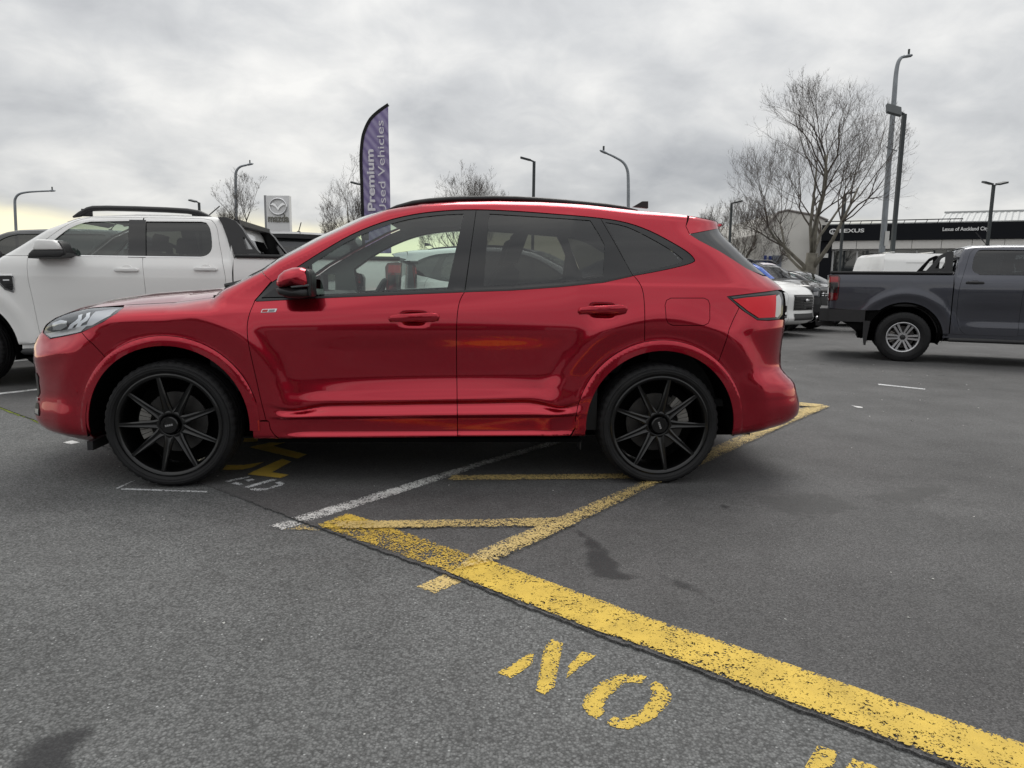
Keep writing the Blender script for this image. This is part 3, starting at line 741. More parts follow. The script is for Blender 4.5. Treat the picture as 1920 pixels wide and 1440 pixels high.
    a, b = panel('cabin_pillars', upp, fld, LINER, off=-.05, inset=.012, rim=0, holes=glass_all, g=(.06, .05)); obj('cabin_pillars', a, root); obj('cabin_pillars', b, root)
    a, b = panel('door_card', [(-.9, .3), (1.0, .3), (1.0, 1.09), (-.2, 1.02), (-.9, .98)], fld, CABIN, off=-.09, inset=0, rim=0, g=(.1, .08)); obj('door_card', a, root); obj('door_card', b, root)
    # wheel wells and floor
    for cx in (-WB, WB):
        for s_ in (-1, 1):
            b = MB(); n = 24; v = []; f = []
            for i in range(n + 1):
                a_ = RAD(-9 + 198 * i / n); v += [(cx + .445 * math.cos(a_), s_ * .90, .347 + .445 * math.sin(a_)), (cx + .445 * math.cos(a_), s_ * .5, .347 + .445 * math.sin(a_))]
            f = [(2 * i, 2 * i + 2, 2 * i + 3, 2 * i + 1) for i in range(n)]; b.add(v, f)
            b.prism([(cx + .445 * math.cos(RAD(-9 + 198 * i / n)), .347 + .445 * math.sin(RAD(-9 + 198 * i / n))) for i in range(n + 1)], s_ * .5, s_ * .49)
            b.ob('wheel_well', SHELL, root)
    b = MB().box((-.90, -.86, .235), (.91, .86, .258)).box((-.89, -.50, .20), (2.05, .50, .23)).box((-1.90, -.50, .19), (-.88, .50, .22)).box((-1.88, -.66, .190), (-1.78, .66, .207))
    b.ob('underbody', SHELL, root)
    for sx in (-1, 1): MB().box((.905, sx * .80 - .05, .19), (.912, sx * .80 + .05, .26)).ob('mud_flap', TRIM, root)
    for s_ in (-1, 1): MB().box((-1.795, s_ * .80 - .09, .20), (-1.765, s_ * .80 + .09, .25)).ob('air_deflector', TRIM, root)
    # cabin
    sil = [(-1.15, 1.04), (-.9, 1.07), (-.60, 1.06), (-.52, 1.0), (-.50, .80), (-.6, .5), (-1.2, .5)]
    MB().prism(sil, -.72, .72).ob('dashboard', CABIN, root)
    sc_ = MB(); sc_.box((-.66, -.13, 1.02), (-.63, .12, 1.17)); sc_.ob('centre_screen', PIANO, root)
    wv = MB(); ring = []
    Mw = Matrix.Translation((-.40, .36, .97)) @ Matrix.Rotation(RAD(-66), 4, 'Y')
    pts = [Mw @ Vector((.185 * math.cos(t), .185 * math.sin(t), 0)) for t in np.linspace(0, 2 * math.pi, 33)]
    wv.tube(pts, .015, 8, False)
    for a_ in (0, 90, 180): wv.tube([Mw @ Vector((0, 0, -.02)), Mw @ Vector((.18 * math.cos(RAD(a_ + 90)), .18 * math.sin(RAD(a_ + 90)), 0))], .016, 6)
    wv.tube([Mw @ Vector((0, 0, 0)), Mw @ Vector((0, 0, -.2))], .03, 8)
    wv.ob('steering_wheel', CABIN, root, True)
    def seat(x0, yc, w, nm):
        back = [(x0 + .02, .62), (x0 + .16, .60), (x0 + .42, 1.10), (x0 + .44, 1.20), (x0 + .38, 1.24), (x0 + .32, 1.20)]
        base = [(x0 - .45, .62), (x0 - .42, .72), (x0 + .05, .68), (x0 + .12, .56), (x0 - .40, .52)]
        hr = [(x0 + .36, 1.26), (x0 + .44, 1.25), (x0 + .50, 1.42), (x0 + .46, 1.44), (x0 + .41, 1.42)]
        m_ = MB(); m_.prism(back, yc - w, yc + w); m_.prism(base, yc - w, yc + w); s1 = m_.ob(nm, SEAT, root)
        for p in ((yc,) if w < .4 else (yc - .4, yc, yc + .4)):
            h_ = MB().prism(hr, p - .12, p + .12)
            for yy in (-.05, .05): h_.tube([(x0 + .40, p + yy, 1.2), (x0 + .42, p + yy, 1.28)], .008, 6)
            h_.ob('headrest', SEAT, s1)
    seat(.12, -.37, .25, 'front_seat'); seat(.12, .37, .25, 'front_seat'); seat(1.0, 0, .62, 'rear_seat')
    MB().box((-.85, -.72, .42), (1.9, .72, .46)).box((1.35, -.6, .46), (1.95, .6, .95)).ob('cabin_floor', CABIN, root)
    mr = MB(); mr.box((-.42, -.11, 1.40), (-.40, .11, 1.46)); mr.tube([(-.41, 0, 1.46), (-.36, 0, 1.54)], .01, 6); mr.ob('rear_view_mirror', CABIN, root)
    # mirrors, handles, rails, aerial
    mcap = SF.plane([(519, 527), (523, 516), (533, 507), (549, 501.5), (566, 501), (578, 506), (584, 514), (586, 528), (585, 541), (560, 541), (545, 538), (524, 540), (519, 534)], -.985)
    mlow = SF.plane([(518, 541), (524, 539), (545, 538), (585, 541), (586, 552), (583, 556), (560, 559.5), (540, 558), (524, 552)], -.98)
    mgl = SF.plane([(577, 504), (583, 507), (588, 517), (588, 555), (583, 557), (580, 540)], -.97)
    mst = SF.plane([(545, 537), (580, 533), (580, 537), (547, 540)], -1.03)
    for s_ in (-1, 1):
        def put(nm, q, y0, y1, r, m, par):
            v, f = pillow([(a[0], a[2]) for a in q], y0, y1, r)
            if s_ > 0: v, f = mirror_vf(v, f)
            return obj(nm, mesh_data(nm, v, f, m, True), par)
        ml = put('wing_mirror', mlow, -1.035, -.865, .045, TRIM, root)
        put('mirror_cap', mcap, -1.045, -.90, .06, RED, ml); put('mirror_rim', mgl, -1.03, -.90, .02, TRIM, ml)
        put('mirror_indicator', mst, -1.037, -1.0, .003, LAMPBK, ml)
    for k, (hx, hz) in enumerate(HND):
        y = float(suv_field(hx + .11, hz)[0])
        hp = [(-.150, .0), (-.140, .018), (-.09, .026), (.0, .029), (.09, .029), (.122, .024), (.128, .006), (.12, -.012), (.09, -.018), (.0, -.016), (-.09, -.013), (-.140, -.014)]
        for s_, par in ((-1, (d1, d2)[k]), (1, (d1f, d2f)[k])):
            v, f = pillow([(hx + .012 + a * 1.0, hz + b * 1.05 + .002 + a * .03) for a, b in hp], -y - .022, -y + .004, .013)
            if s_ > 0: v, f = mirror_vf(v, f)
            obj('door_handle', mesh_data('door_handle', v, f, RED, True), par)
    rail = SF.plane([(722, 396), (745, 388), (775, 380.5), (804, 376.5), (840, 373.5), (880, 372), (927, 371.5), (970, 372.5), (1015, 375), (1060, 378.5), (1102, 382.5), (1140, 386.5), (1170, 390), (1196, 395)], -.60)
    for s_ in (-1, 1):
        b = MB(); b.tube([(p[0], s_ * .60, p[2]) for p in rail], [.006, .014] + [.017] * 10 + [.013, .006], 10, True, 0.85); b.ob('roof_rail', TRIM, root, True)
    fin = SF.plane([(1186, 388), (1203, 378), (1214, 378), (1214, 391)], -.0)
    MB().prism([(p[0], p[2] - .0) for p in fin], -.02, .02).ob('shark_fin_aerial', TRIM, root)
    bd = H([(492, 579.5), (520, 578.5), (517, 585), (489, 586)])
    a, b = panel('trim_badge', bd, fld, SILVER, off=.0025, inset=0, rim=.003); obj('trim_badge', a, d1); obj('trim_badge', b, d1f)
    q = H([(493, 580.5), (503, 580.2), (501, 584.5), (491, 585)])
    a, b = panel('badge_letters', q, fld, mat('badge_red', (.5, .02, .02), .3), off=.0035, inset=0, rim=0); obj('badge_letters', a, d1); obj('badge_letters', b, d1f)
    q = H([(505, 580.5), (516, 580), (514, 584), (503, 584.5)])
    a, b = panel('badge_letters', q, fld, mat('badge_grey', (.25, .25, .26), .3), off=.0035, inset=0, rim=0); obj('badge_letters', a, d1); obj('badge_letters', b, d1f)
    for pc in ((142, 735), (1414, 740)):
        c = H([pc])[0]; ring = [(c[0] + .011 * math.cos(t), c[1] + .011 * math.sin(t)) for t in np.linspace(0, 2 * math.pi, 13)[:-1]]
        a, b = panel('parking_sensor', ring, fld, RED, off=.0015, inset=0, rim=.003, step=.01); obj('parking_sensor', a, root); obj('parking_sensor', b, root)
    wp = [(422, 536), (445, 531), (455, 528)]
    q = SF.plane(wp, -.55)
    MB().tube([tuple(p) for p in q], .014, 6).ob('wiper_arm', TRIM, root)
    build_wheels(root, [(-WB, .345), (WB, .345)], .932, .347, .281, .24, 'black', RAD(20))
    return root
red_suv = build_suv()

# ------------------------------------------------------------------ pickup truck (front towards -X)
PWB = 1.635
PPER = [(-2.18, .36, .03, .03), (-2.40, .40, .03, .03), (-2.47, .50, .03, .02), (-2.48, .70, .02, .02), (-2.45, .88, .02, .01), (-2.44, 1.04, .03, .02), (-2.38, 1.11, .06, .05),
        (-2.15, 1.165, .08, .10), (-1.70, 1.215, .09, .12), (-1.32, 1.265, .08, .12), (-1.22, 1.33, .05, .05), (-1.08, 1.425, .05, .05), (-.82, 1.61, .05, .05), (-.55, 1.725, .05, .05), (-.40, 1.755, .05, .05),
        (.0, 1.782, .05, .05), (.45, 1.785, .05, .05), (.80, 1.775, .05, .05), (.905, 1.74, .04, .04), (.95, 1.66, .03, .03), (1.035, 1.35, .02, .02), (1.045, 1.345, .02, .02),
        (1.06, 1.352, .02, .015), (1.5, 1.352, .02, .015), (2.3, 1.352, .02, .015), (2.70, 1.35, .02, .015), (2.745, 1.33, .02, .015), (2.735, 1.1, .02, .01), (2.72, .86, .02, .01), (2.72, .78, .02, .02)]
PPA = np.array(PPER)
def truck_field(x, z, flare=False):
    x = np.atleast_1d(np.asarray(x, float)); z = np.atleast_1d(np.asarray(z, float)); n = len(x)
    w = sstep(-1.05, -.4, x) * (1 - sstep(.6, 1.1, x))
    Z = np.tile(np.array([.42, .46, .55, .68, .80, .95, 1.10, 1.22, 1.31, 1.335, 1.55, 1.72, 1.80]), (n, 1))
    Yd = np.array([.87, .905, .905, .893, .898, .915, .922, .912, .880, .868, .800, .735, .665]); Yp = np.array([.88, .912, .915, .916, .918, .922, .924, .914, .885, .868, .800, .735, .665])
    bed = sstep(.98, 1.02, x)
    Y = Yp[None] + (Yd - Yp)[None] * w[:, None]
    Yb = np.array([.88, .915, .915, .914, .916, .922, .924, .918, .905, .90, .89, .88, .87]); Y = Y + (Yb[None] - Y) * bed[:, None]
    y = pchip_rows(Z, Y, z)
    for cx in (-PWB, PWB):
        r = np.hypot(x - cx, z - .385); low = sstep(.25, .5, z)
        y = y + low * .016 * np.exp(-((r - .66) / .07) ** 2)
        if flare: y = y + .030 - .10 * np.abs(r - .50)
    fz = np.array([p[1] for p in PPER[:7]]); fx = np.array([p[0] for p in PPER[:7]])
    d = np.clip(x - np.interp(z, fz, fx), 0, 5); u = np.clip(1 - d / .5, 0, 1); k = np.maximum(0, 1 - u ** 2.4) ** .55; y = np.where(d < .5, .72 + (y - .72) * k, y)
    d = np.clip(2.74 - x, 0, 5); u = np.clip(1 - d / .14, 0, 1); k = np.maximum(0, 1 - u ** 2.4) ** .55; y = np.where(d < .14, .84 + (y - .84) * k, y)
    return y - per_round(x, z, PPA)

def build_pickup(name, label, loc, yaw, paint, group=None, rails=True, rail_mat=None, bar='sail', flare_mat=None, dark_glass=True, wheel='silver', mirrors_paint=True):
    fld = truck_field; root = thing(name, label, 'pickup truck', loc, yaw, group)
    flare_mat = flare_mat or TRIM; rail_mat = rail_mat or TRIM
    def per(i0, i1): return [(p[0], p[1]) for p in PPER[i0:i1 + 1]]
    def arc(cx, r, a0, a1, n=26): return [(cx + r * math.cos(RAD(a0 + (a1 - a0) * i / n)), .385 + r * math.sin(RAD(a0 + (a1 - a0) * i / n))) for i in range(n + 1)]
    fd = smooth_line([(-1.13, 1.335), (-.98, 1.34), (-.965, 1.30), (-.955, 1.1), (-.93, .9), (-.90, .62), (-.87, .47)], 3)[3:]
    spl = smooth_line([(.13, 1.33), (.15, 1.15), (.16, .9), (.16, .47)], 4)
    rd = smooth_line([(.92, 1.30), (.95, 1.15), (.955, .9), (.94, .68), (.88, .52), (.80, .46)], 3)
    wf = smooth_line([(-.88, 1.355), (-.74, 1.49), (-.62, 1.60), (-.50, 1.665), (-.40, 1.69)], 4) + [(-.03, 1.705), (-.005, 1.345)]
    wr = [(.135, 1.705), (.68, 1.715)] + smooth_line([(.73, 1.705), (.775, 1.64), (.80, 1.50), (.795, 1.42), (.75, 1.37), (.68, 1.352)], 3) + [(.155, 1.345)]
    # front door with its own frame, rear door, cab, bed
    dtop_f = smooth_line([(-.975, 1.335), (-.90, 1.42), (-.78, 1.53), (-.62, 1.655), (-.47, 1.72), (-.3, 1.735), (.1, 1.745)], 4)
    d1, d1f = both('front_door', dtop_f + [(.13, 1.33)] + spl[1:] + [(-.87, .47)] + fd[::-1][1:-1], fld, paint, root, holes=[wf], g=(.03, .02))
    dtop_r = [(.11, 1.745), (.5, 1.75), (.70, 1.748)] + smooth_line([(.78, 1.735), (.84, 1.66), (.875, 1.50), (.92, 1.30)], 3)
    d2, d2f = both('rear_door', dtop_r + rd[1:] + [(.16, .46)] + spl[::-1][:-1], fld, paint, root, holes=[wr], g=(.03, .02))
    gm = GL_DARK
    for hole, ds, m_ in ((wf, (d1, d1f), GL_TRUCK), (wr, (d2, d2f), gm)):
        a, b = panel('window_glass', hole, fld, m_, off=-.014, inset=-.006, rim=0, g=(.06, .05)); obj('window_glass', a, ds[0]); obj('window_glass', b, ds[1])
    a, b = panel('pillar_trim', [(-.032, 1.72), (.132, 1.722), (.158, 1.335), (-.012, 1.335)], fld, PIANO, off=.002, inset=0, g=(.05, .05)); obj('pillar_trim', a, d1); obj('pillar_trim', b, d1f)
    a, b = panel('belt_moulding', [(-.87, 1.337), (.70, 1.345), (.72, 1.353), (-.87, 1.347)], fld, CHROME if paint is WHITE else PIANO, off=.003, inset=0); obj('belt_moulding', a, d1); obj('belt_moulding', b, d1f)
    cabp = per(10, 20) + [(1.02, 1.2), (1.02, .46), (.81, .46)] + rd[::-1] + dtop_r[::-1][1:] + dtop_f[::-1][1:]
    both('cab_side', cabp, fld, paint, root, g=(.03, .025))
    FLO = .535
    fen = [(-2.30, 1.13)] + per(7, 10) + [(-.98, 1.335)] + fd[2:] + arc(-PWB, FLO, 6, 118) + [(-2.10, .80), (-2.12, .98), (-2.30, 1.02)]
    both('front_fender', fen, fld, paint, root, g=(.03, .025))
    hlp = [(-2.44, 1.04), (-2.38, 1.105), (-2.30, 1.13), (-2.30, 1.02), (-2.12, .98), (-2.14, .90), (-2.44, .88)]
    h1, h2 = both('headlight', hlp, fld, LAMPBK, root, off=-.01)
    for i_, q in enumerate(([(-2.41, .92), (-2.32, .92), (-2.32, 1.0), (-2.41, 1.02)], [(-2.28, .93), (-2.18, .93), (-2.18, .97), (-2.28, 1.0)])):
        a, b = panel('lamp_reflector', q, fld, SILVER, off=-.004, inset=0); obj('lamp_reflector', a, h1); obj('lamp_reflector', b, h2)
    fb = per(0, 4) + [(-2.44, .875), (-2.14, .895), (-2.10, .80)] + arc(-PWB, FLO, 122, 178)[2:] + [(-2.17, .37)]
    both('front_bumper', fb, fld, TRIM, root)
    bedp = [(1.03, 1.345)] + per(22, 26) + [(2.60, 1.32), (2.575, 1.28), (2.585, .965), (2.60, .93), (2.725, .92), (2.72, .80), (2.20, .78)] + arc(PWB, FLO, 44, 188)[1:] + [(1.03, .46)]
    both('bed_side', bedp, fld, paint, root, g=(.035, .025))
    tlp = [(2.745, 1.325), (2.60, 1.32), (2.575, 1.28), (2.585, .965), (2.60, .93), (2.725, .925), (2.735, 1.1)]
    t1, t2 = both('tail_light', tlp, fld, REDDARK, root, off=.006)
    for q, m_ in (([(2.73, 1.30), (2.61, 1.30), (2.60, 1.22), (2.73, 1.22)], REDMID), ([(2.735, 1.2), (2.60, 1.2), (2.60, 1.05), (2.73, 1.05)], PIANO), ([(2.725, 1.02), (2.61, 1.02), (2.62, .95), (2.72, .945)], REDDARK)):
        a, b = panel('lamp_segment', q, fld, m_, off=.009, inset=0, rim=.006); obj('lamp_segment', a, t1); obj('lamp_segment', b, t2)
    # flares
    for cx in (-PWB, PWB):
        o = arc(cx, FLO, 188, -8, 40); i = arc(cx, .475, -8, 188, 40)
        both('wheel_arch_trim', o + i, lambda a, b: truck_field(a, b, True), flare_mat, root, g=(.03, .03), rim=.04, inset=0)
    # rear bumper, step, hitch, sill steps
    rb = MB().box((2.18, -.93, .60), (2.70, -.80, .79)).box((2.18, .80, .60), (2.70, .93, .79)); rb.box((2.70, -.90, .60), (2.84, .90, .80)); rb.ob('rear_bumper', TRIM, root)
    hb = MB(); hb.box((2.6, -.04, .48), (2.90, .04, .55)); hb.tube([(2.88, 0, .55), (2.88, 0, .60)], .015, 8); hb.lathe([(0, .001)], 3); hb.ob('tow_bar', TRIM, root)
    ball = MB(); n_ = 10
    ball.lathe([(.60 + .026 * math.sin(t), max(.0005, .026 * math.cos(t))) for t in np.linspace(-1.5, 1.55, 9)], 14, axis='Z'); bo = ball.ob('tow_ball', CHROME, root, True); bo.location = (2.88, 0, .015)
    for s_ in (-1, 1):
        v, f = pillow([(-1.05, .345), (1.02, .345), (1.05, .37), (1.02, .405), (-1.05, .405), (-1.08, .37)], -.95, -.72, .02)
        if s_ > 0: v, f = mirror_vf(v, f)
        obj('side_step', mesh_data('side_step', v, f, TRIM, True), root)
        a_ = [(x_, .452) for x_ in (-.88, .95)]
        MB().box((-1.08, s_ * .86 - .03, .40), (1.1, s_ * .86 + .03, .468)).ob('sill', paint, root)
        MB().prism([(2.10, .62), (2.20, .62), (2.19, .40), (2.165, .24), (2.14, .24), (2.125, .40)], s_ * .83 - .11, s_ * .83 + .11).ob('mud_flap', TRIM, root)
    # skins
    def skin(nm, i0, i1, bow, crown, m, **k):
        v, f = wrap(fld, per(i0, i1), bow, crown, **k); return obj(nm, mesh_data(nm, v, f, m, True), root)
    skin('bumper_face', 0, 4, [-.03, -.05, -.06, -.06, -.06], 0, TRIM); skin('grille', 4, 6, -.06, 0, PIANO)
    for zz in (.915, .965): MB().tube([(-2.52 + .06 * (t * t), .66 * t, zz) for t in np.linspace(-1, 1, 9)], .022, 8, True, .8).ob('grille_bar', CHROME if paint is BLACKP else TRIM, root, True)
    for k in range(7): MB().box((-2.512, -.60 + k * .2 - .012, .89), (-2.495, -.60 + k * .2 + .012, 1.03)).ob('grille_mesh', TRIM, root)
    ovb = MB().lathe([(0, .0005), (0, .07), (.012, .075), (.02, .07)], 28).ob('oval_badge', SILVER, root, True); ovb.rotation_euler = (0, 0, RAD(-90)); ovb.location = (-2.55, 0, .95); ovb.scale = (1.3, 1, .55)
    skin('bonnet', 6, 9, [-.06, -.05, -.03, -.05], [.02, .05, .07, .06], paint); skin('cowl', 9, 10, -.10, .03, TRIM)
    skin('windscreen', 10, 14, -.12, .03, GL_SCREEN, t0=-.93, t1=.93)
    for s_ in (-1, 1): skin('windscreen_pillar', 10, 14, -.12, .03, paint, t0=min(s_, s_ * .92), t1=max(s_, s_ * .92), n=4, off=.001)
    if paint is WHITE:
        v, f = wrap(fld, [(-.66, 1.68), (-.55, 1.725)], -.12, .03, -.88, .6, off=.004); obj('windscreen_banner', mesh_data('windscreen_banner', v, f, mat('banner_print', (.62, .58, .62), .5), True), root)
        for k in range(2): v, f = wrap(fld, [(-1.12 + k * .07, 1.40 + k * .048), (-1.07 + k * .07, 1.435 + k * .048)], -.12, .03, -.80, -.68, off=.004, n=4); obj('windscreen_sticker', mesh_data('windscreen_sticker', v, f, mat('teal_sticker', (.35, .65, .58), .5), True), root)
    skin('roof', 14, 18, [-.12, -.05, 0, 0, .02], .03, paint); skin('roof_lining', 14, 18, [-.12, -.05, 0, 0, .02], .03, LINER, off=-.05)
    rp = per(18, 20); skin('cab_back', 18, 20, .03, 0, paint)
    rwin = [(rp[0][0] + .012, rp[0][1] - .07), (rp[2][0] - .005, 1.40)]
    v, f = wrap(fld, rwin, .03, 0, -.86, .86, off=.012); obj('rear_window', mesh_data('rear_window', v, f, PIANO, True), root)
    v, f = wrap(fld, [(rwin[0][0] + .006, rwin[0][1] - .03), (rwin[1][0] - .002, 1.43)], .03, 0, -.82, .82, off=.016); obj('rear_window_glass', mesh_data('rear_window_glass', v, f, GL_DARK, True), root)
    skin('tailgate', 26, 29, .02, 0, paint)
    # bed: floor, inner walls, cap rails
    MB().box((1.06, -.80, .85), (2.70, .80, .90)).ob('bed_floor', TRIM, root)
    MB().box((1.045, -.85, .5), (1.06, .85, 1.33)).ob('bed_front', paint, root)
    MB().box((2.67, -.84, .86), (2.70, .84, 1.34)).ob('tailgate_inner', TRIM, root)
    for s_ in (-1, 1):
        MB().box((1.06, s_ * .84 - .03, .86), (2.69, s_ * .84 + .03, 1.345)).ob('bed_wall', TRIM, root)
        v, f = pillow([(1.05, 1.350), (2.72, 1.350), (2.73, 1.365), (2.72, 1.388), (1.05, 1.388)], -.915, -.80, .008)
        if s_ > 0: v, f = mirror_vf(v, f)
        obj('bed_rail_cap', mesh_data('bed_rail_cap', v, f, TRIM, True), root)
    MB().box((1.07, -.80, 1.352), (2.70, .80, 1.372)).ob('tonneau_cover', TRIM, root)
    # inner structure
    a, b = panel('inner_body', per(0, 9) + [(-.98, 1.32), (1.0, 1.32), (1.05, 1.33)] + per(23, 29) + arc(PWB, .50, -10, 190, 20) + [(1.1, .45), (-1.1, .45)] + arc(-PWB, .50, -10, 190, 20), fld, SHELL, off=-.03, inset=.012, rim=0, g=(.1, .08)); obj('inner_body', a, root); obj('inner_body', b, root)
    a, b = panel('cabin_pillars', per(11, 19) + [(.93, 1.30), (-.95, 1.30)], fld, LINER, off=-.055, inset=.015, rim=0, holes=[wf, wr], g=(.08, .06)); obj('cabin_pillars', a, root); obj('cabin_pillars', b, root)
    for cx in (-PWB, PWB):
        for s_ in (-1, 1):
            n = 22; b = MB(); v = []
            for i in range(n + 1):
                a_ = RAD(-12 + 204 * i / n); v += [(cx + .49 * math.cos(a_), s_ * .89, .385 + .49 * math.sin(a_)), (cx + .49 * math.cos(a_), s_ * .45, .385 + .49 * math.sin(a_))]
            b.add(v, [(2 * i, 2 * i + 2, 2 * i + 3, 2 * i + 1) for i in range(n)])
            b.prism([(cx + .49 * math.cos(RAD(-12 + 204 * i / n)), .385 + .49 * math.sin(RAD(-12 + 204 * i / n))) for i in range(n + 1)], s_ * .45, s_ * .44); b.ob('wheel_well', SHELL, root)
    MB().box((-2.2, -.45, .32), (2.25, .45, .42)).box((-1.1, -.84, .40), (1.1, .84, .45)).ob('chassis', SHELL, root)
    ax = MB(); ax.tube([(PWB, -.8, .37), (PWB, .8, .37)], .05, 10); ax.lathe([(0, .001)], 3); ax.ob('rear_axle', SHELL, root)
    # cabin
    MB().prism([(-1.25, 1.22), (-.9, 1.28), (-.66, 1.27), (-.60, 1.15), (-.65, .7), (-1.2, .7)], -.70, .70).ob('dashboard', CABIN, root)
    for x0, ys in ((.05, (-.36, .36)), (.72, (-.36, .36))):
        for yc in ys:
            m_ = MB(); m_.prism([(x0 - .25, .78), (x0 - .1, .76), (x0 + .10, 1.30), (x0 + .09, 1.40), (x0 + .02, 1.41), (x0 - .03, 1.34)], yc - .25, yc + .25); m_.prism([(x0 - .65, .78), (x0 - .62, .88), (x0 - .18, .84), (x0 - .12, .72), (x0 - .6, .68)], yc - .25, yc + .25)
            s1 = m_.ob('seat', SEAT, root); MB().prism([(x0 + .02, 1.42), (x0 + .09, 1.42), (x0 + .13, 1.58), (x0 + .07, 1.60), (x0 + .04, 1.57)], yc - .12, yc + .12).ob('headrest', SEAT, s1)
    MB().box((-1.0, -.78, .60), (.95, .78, .66)).box((.90, -.75, .66), (.95, .75, 1.33)).ob('cabin_floor', CABIN, root)
    wv = MB(); Mw = Matrix.Translation((-.46, .36, 1.24)) @ Matrix.Rotation(RAD(-62), 4, 'Y')
    wv.tube([Mw @ Vector((.19 * math.cos(t), .19 * math.sin(t), 0)) for t in np.linspace(0, 2 * math.pi, 29)], .016, 8, False); wv.tube([Mw @ Vector((0, 0, 0)), Mw @ Vector((0, 0, -.2))], .03, 8)
    for a_ in (0, 180): wv.tube([Mw @ Vector((0, 0, -.01)), Mw @ Vector((0, .18 * (1 if a_ else -1), 0))], .016, 6)
    wv.ob('steering_wheel', CABIN, root, True)
    # mirrors, handles, vents, flap
    cap_ = [(-.80, 1.41), (-.79, 1.47), (-.76, 1.49), (-.60, 1.485), (-.555, 1.455), (-.525, 1.395), (-.80, 1.385)]
    base_ = [(-.86, 1.305), (-.85, 1.35), (-.81, 1.39), (-.52, 1.39), (-.515, 1.345), (-.55, 1.32), (-.66, 1.31)]
    for s_ in (-1, 1):
        v, f = pillow(base_, -1.10, -.86, .03); v2, f2 = pillow(cap_, -1.11, -.92, .03); v3, f3 = pillow([(-.57, 1.48), (-.54, 1.455), (-.505, 1.38), (-.505, 1.345), (-.53, 1.335), (-.56, 1.39)], -1.09, -.92, .012)
        if s_ > 0: v, f = mirror_vf(v, f); v2, f2 = mirror_vf(v2, f2); v3, f3 = mirror_vf(v3, f3)
        m1 = obj('wing_mirror', mesh_data('wing_mirror', v, f, TRIM, True), root); obj('mirror_cap', mesh_data('mirror_cap', v2, f2, paint if mirrors_paint else TRIM, True), m1); obj('mirror_rim', mesh_data('mirror_rim', v3, f3, TRIM, True), m1)
        for hx, hz, par in ((-.01, 1.205, (d1, d1f)), (.76, 1.225, (d2, d2f))):
            y_ = float(truck_field(hx, hz)[0])
            v, f = pillow([(hx - .115, hz - .012), (hx - .12, hz + .006), (hx - .105, hz + .020), (hx, hz + .024), (hx + .10, hz + .022), (hx + .115, hz + .008), (hx + .11, hz - .012), (hx, hz - .018)], -y_ - .028, -y_ + .004, .012)
            if s_ > 0: v, f = mirror_vf(v, f)
            p_ = par[0] if s_ < 0 else par[1]
            obj('door_handle', mesh_data('door_handle', v, f, paint if paint is WHITE else TRIM, True), p_)
            v, f = pillow([(hx + .055 * math.cos(t), hz + .012 + .042 * math.sin(t)) for t in np.linspace(0, 2 * math.pi, 17)[:-1]], -y_ - .003, -y_ + .01, .004)
            if s_ > 0: v, f = mirror_vf(v, f)
            obj('handle_recess', mesh_data('handle_recess', v, f, paint, True), p_)
    vt = [(-1.24, 1.145), (-1.10, 1.15), (-1.085, 1.12), (-1.085, 1.0), (-1.10, .965), (-1.18, .995), (-1.235, 1.06)]
    n1, n2 = both('fender_vent', vt, fld, CHROME, root, off=.008, inset=0)
    vin = [(-1.215, 1.13), (-1.11, 1.135), (-1.10, 1.115), (-1.10, 1.01), (-1.11, .985), (-1.17, 1.01), (-1.215, 1.065)]
    a, b = panel('vent_insert', vin, fld, TRIM, off=.013, inset=0); obj('vent_insert', a, n1); obj('vent_insert', b, n2)
    for k in range(3):
        q = [(-1.165 + k * .01, 1.05 - k * .022), (-1.10, 1.055 - k * .022), (-1.10, 1.045 - k * .022), (-1.165 + k * .01, 1.04 - k * .022)]
        a, b = panel('vent_slat', q, fld, PIANO, off=.018, inset=0); obj('vent_slat', a, n1); obj('vent_slat', b, n2)
    a, b = panel('vent_badge', [(-1.185, 1.095), (-1.125, 1.097), (-1.125, 1.085), (-1.185, 1.083)], fld, LAMPWH, off=.0145, inset=0, rim=0); obj('vent_badge', a, n1); obj('vent_badge', b, n2)
    fl = smooth_line([(1.18, 1.21), (1.37, 1.21), (1.39, 1.19), (1.39, 1.06), (1.37, 1.04), (1.18, 1.04), (1.16, 1.06), (1.16, 1.19)], 3, True)
    a, b = panel('fuel_flap', fl, fld, paint, off=.0025, inset=0, rim=.004); obj('fuel_flap', a, root)
    if rails:
        rl = [(-.64, 1.745), (-.57, 1.775), (-.49, 1.822), (-.44, 1.836), (-.3, 1.842), (.0, 1.843), (.3, 1.839), (.5, 1.832), (.62, 1.815), (.70, 1.785), (.76, 1.76)]
        for s_ in (-1, 1):
            b = MB(); b.tube([(x_, s_ * .60, z_) for x_, z_ in rl], [.012, .034] + [.034] * 7 + [.028, .012], 8, True, .85)
            for xa in (-.50, .60): b.box((xa - .05, s_ * .60 - .015, 1.755), (xa + .05, s_ * .60 + .015, 1.83))
            b.ob('roof_rail', rail_mat, root, True)
    ae = MB(); ae.prism([(.48, 1.80), (.56, 1.80), (.53, 1.835), (.50, 1.835)], -.02, .02); ae.tube([(.52, 0, 1.83), (.68, 0, 2.02)] if paint is not WHITE else [(.52, 0, 1.83), (.66, 0, 1.95)], .007, 6); ae.ob('roof_aerial', TRIM, root)
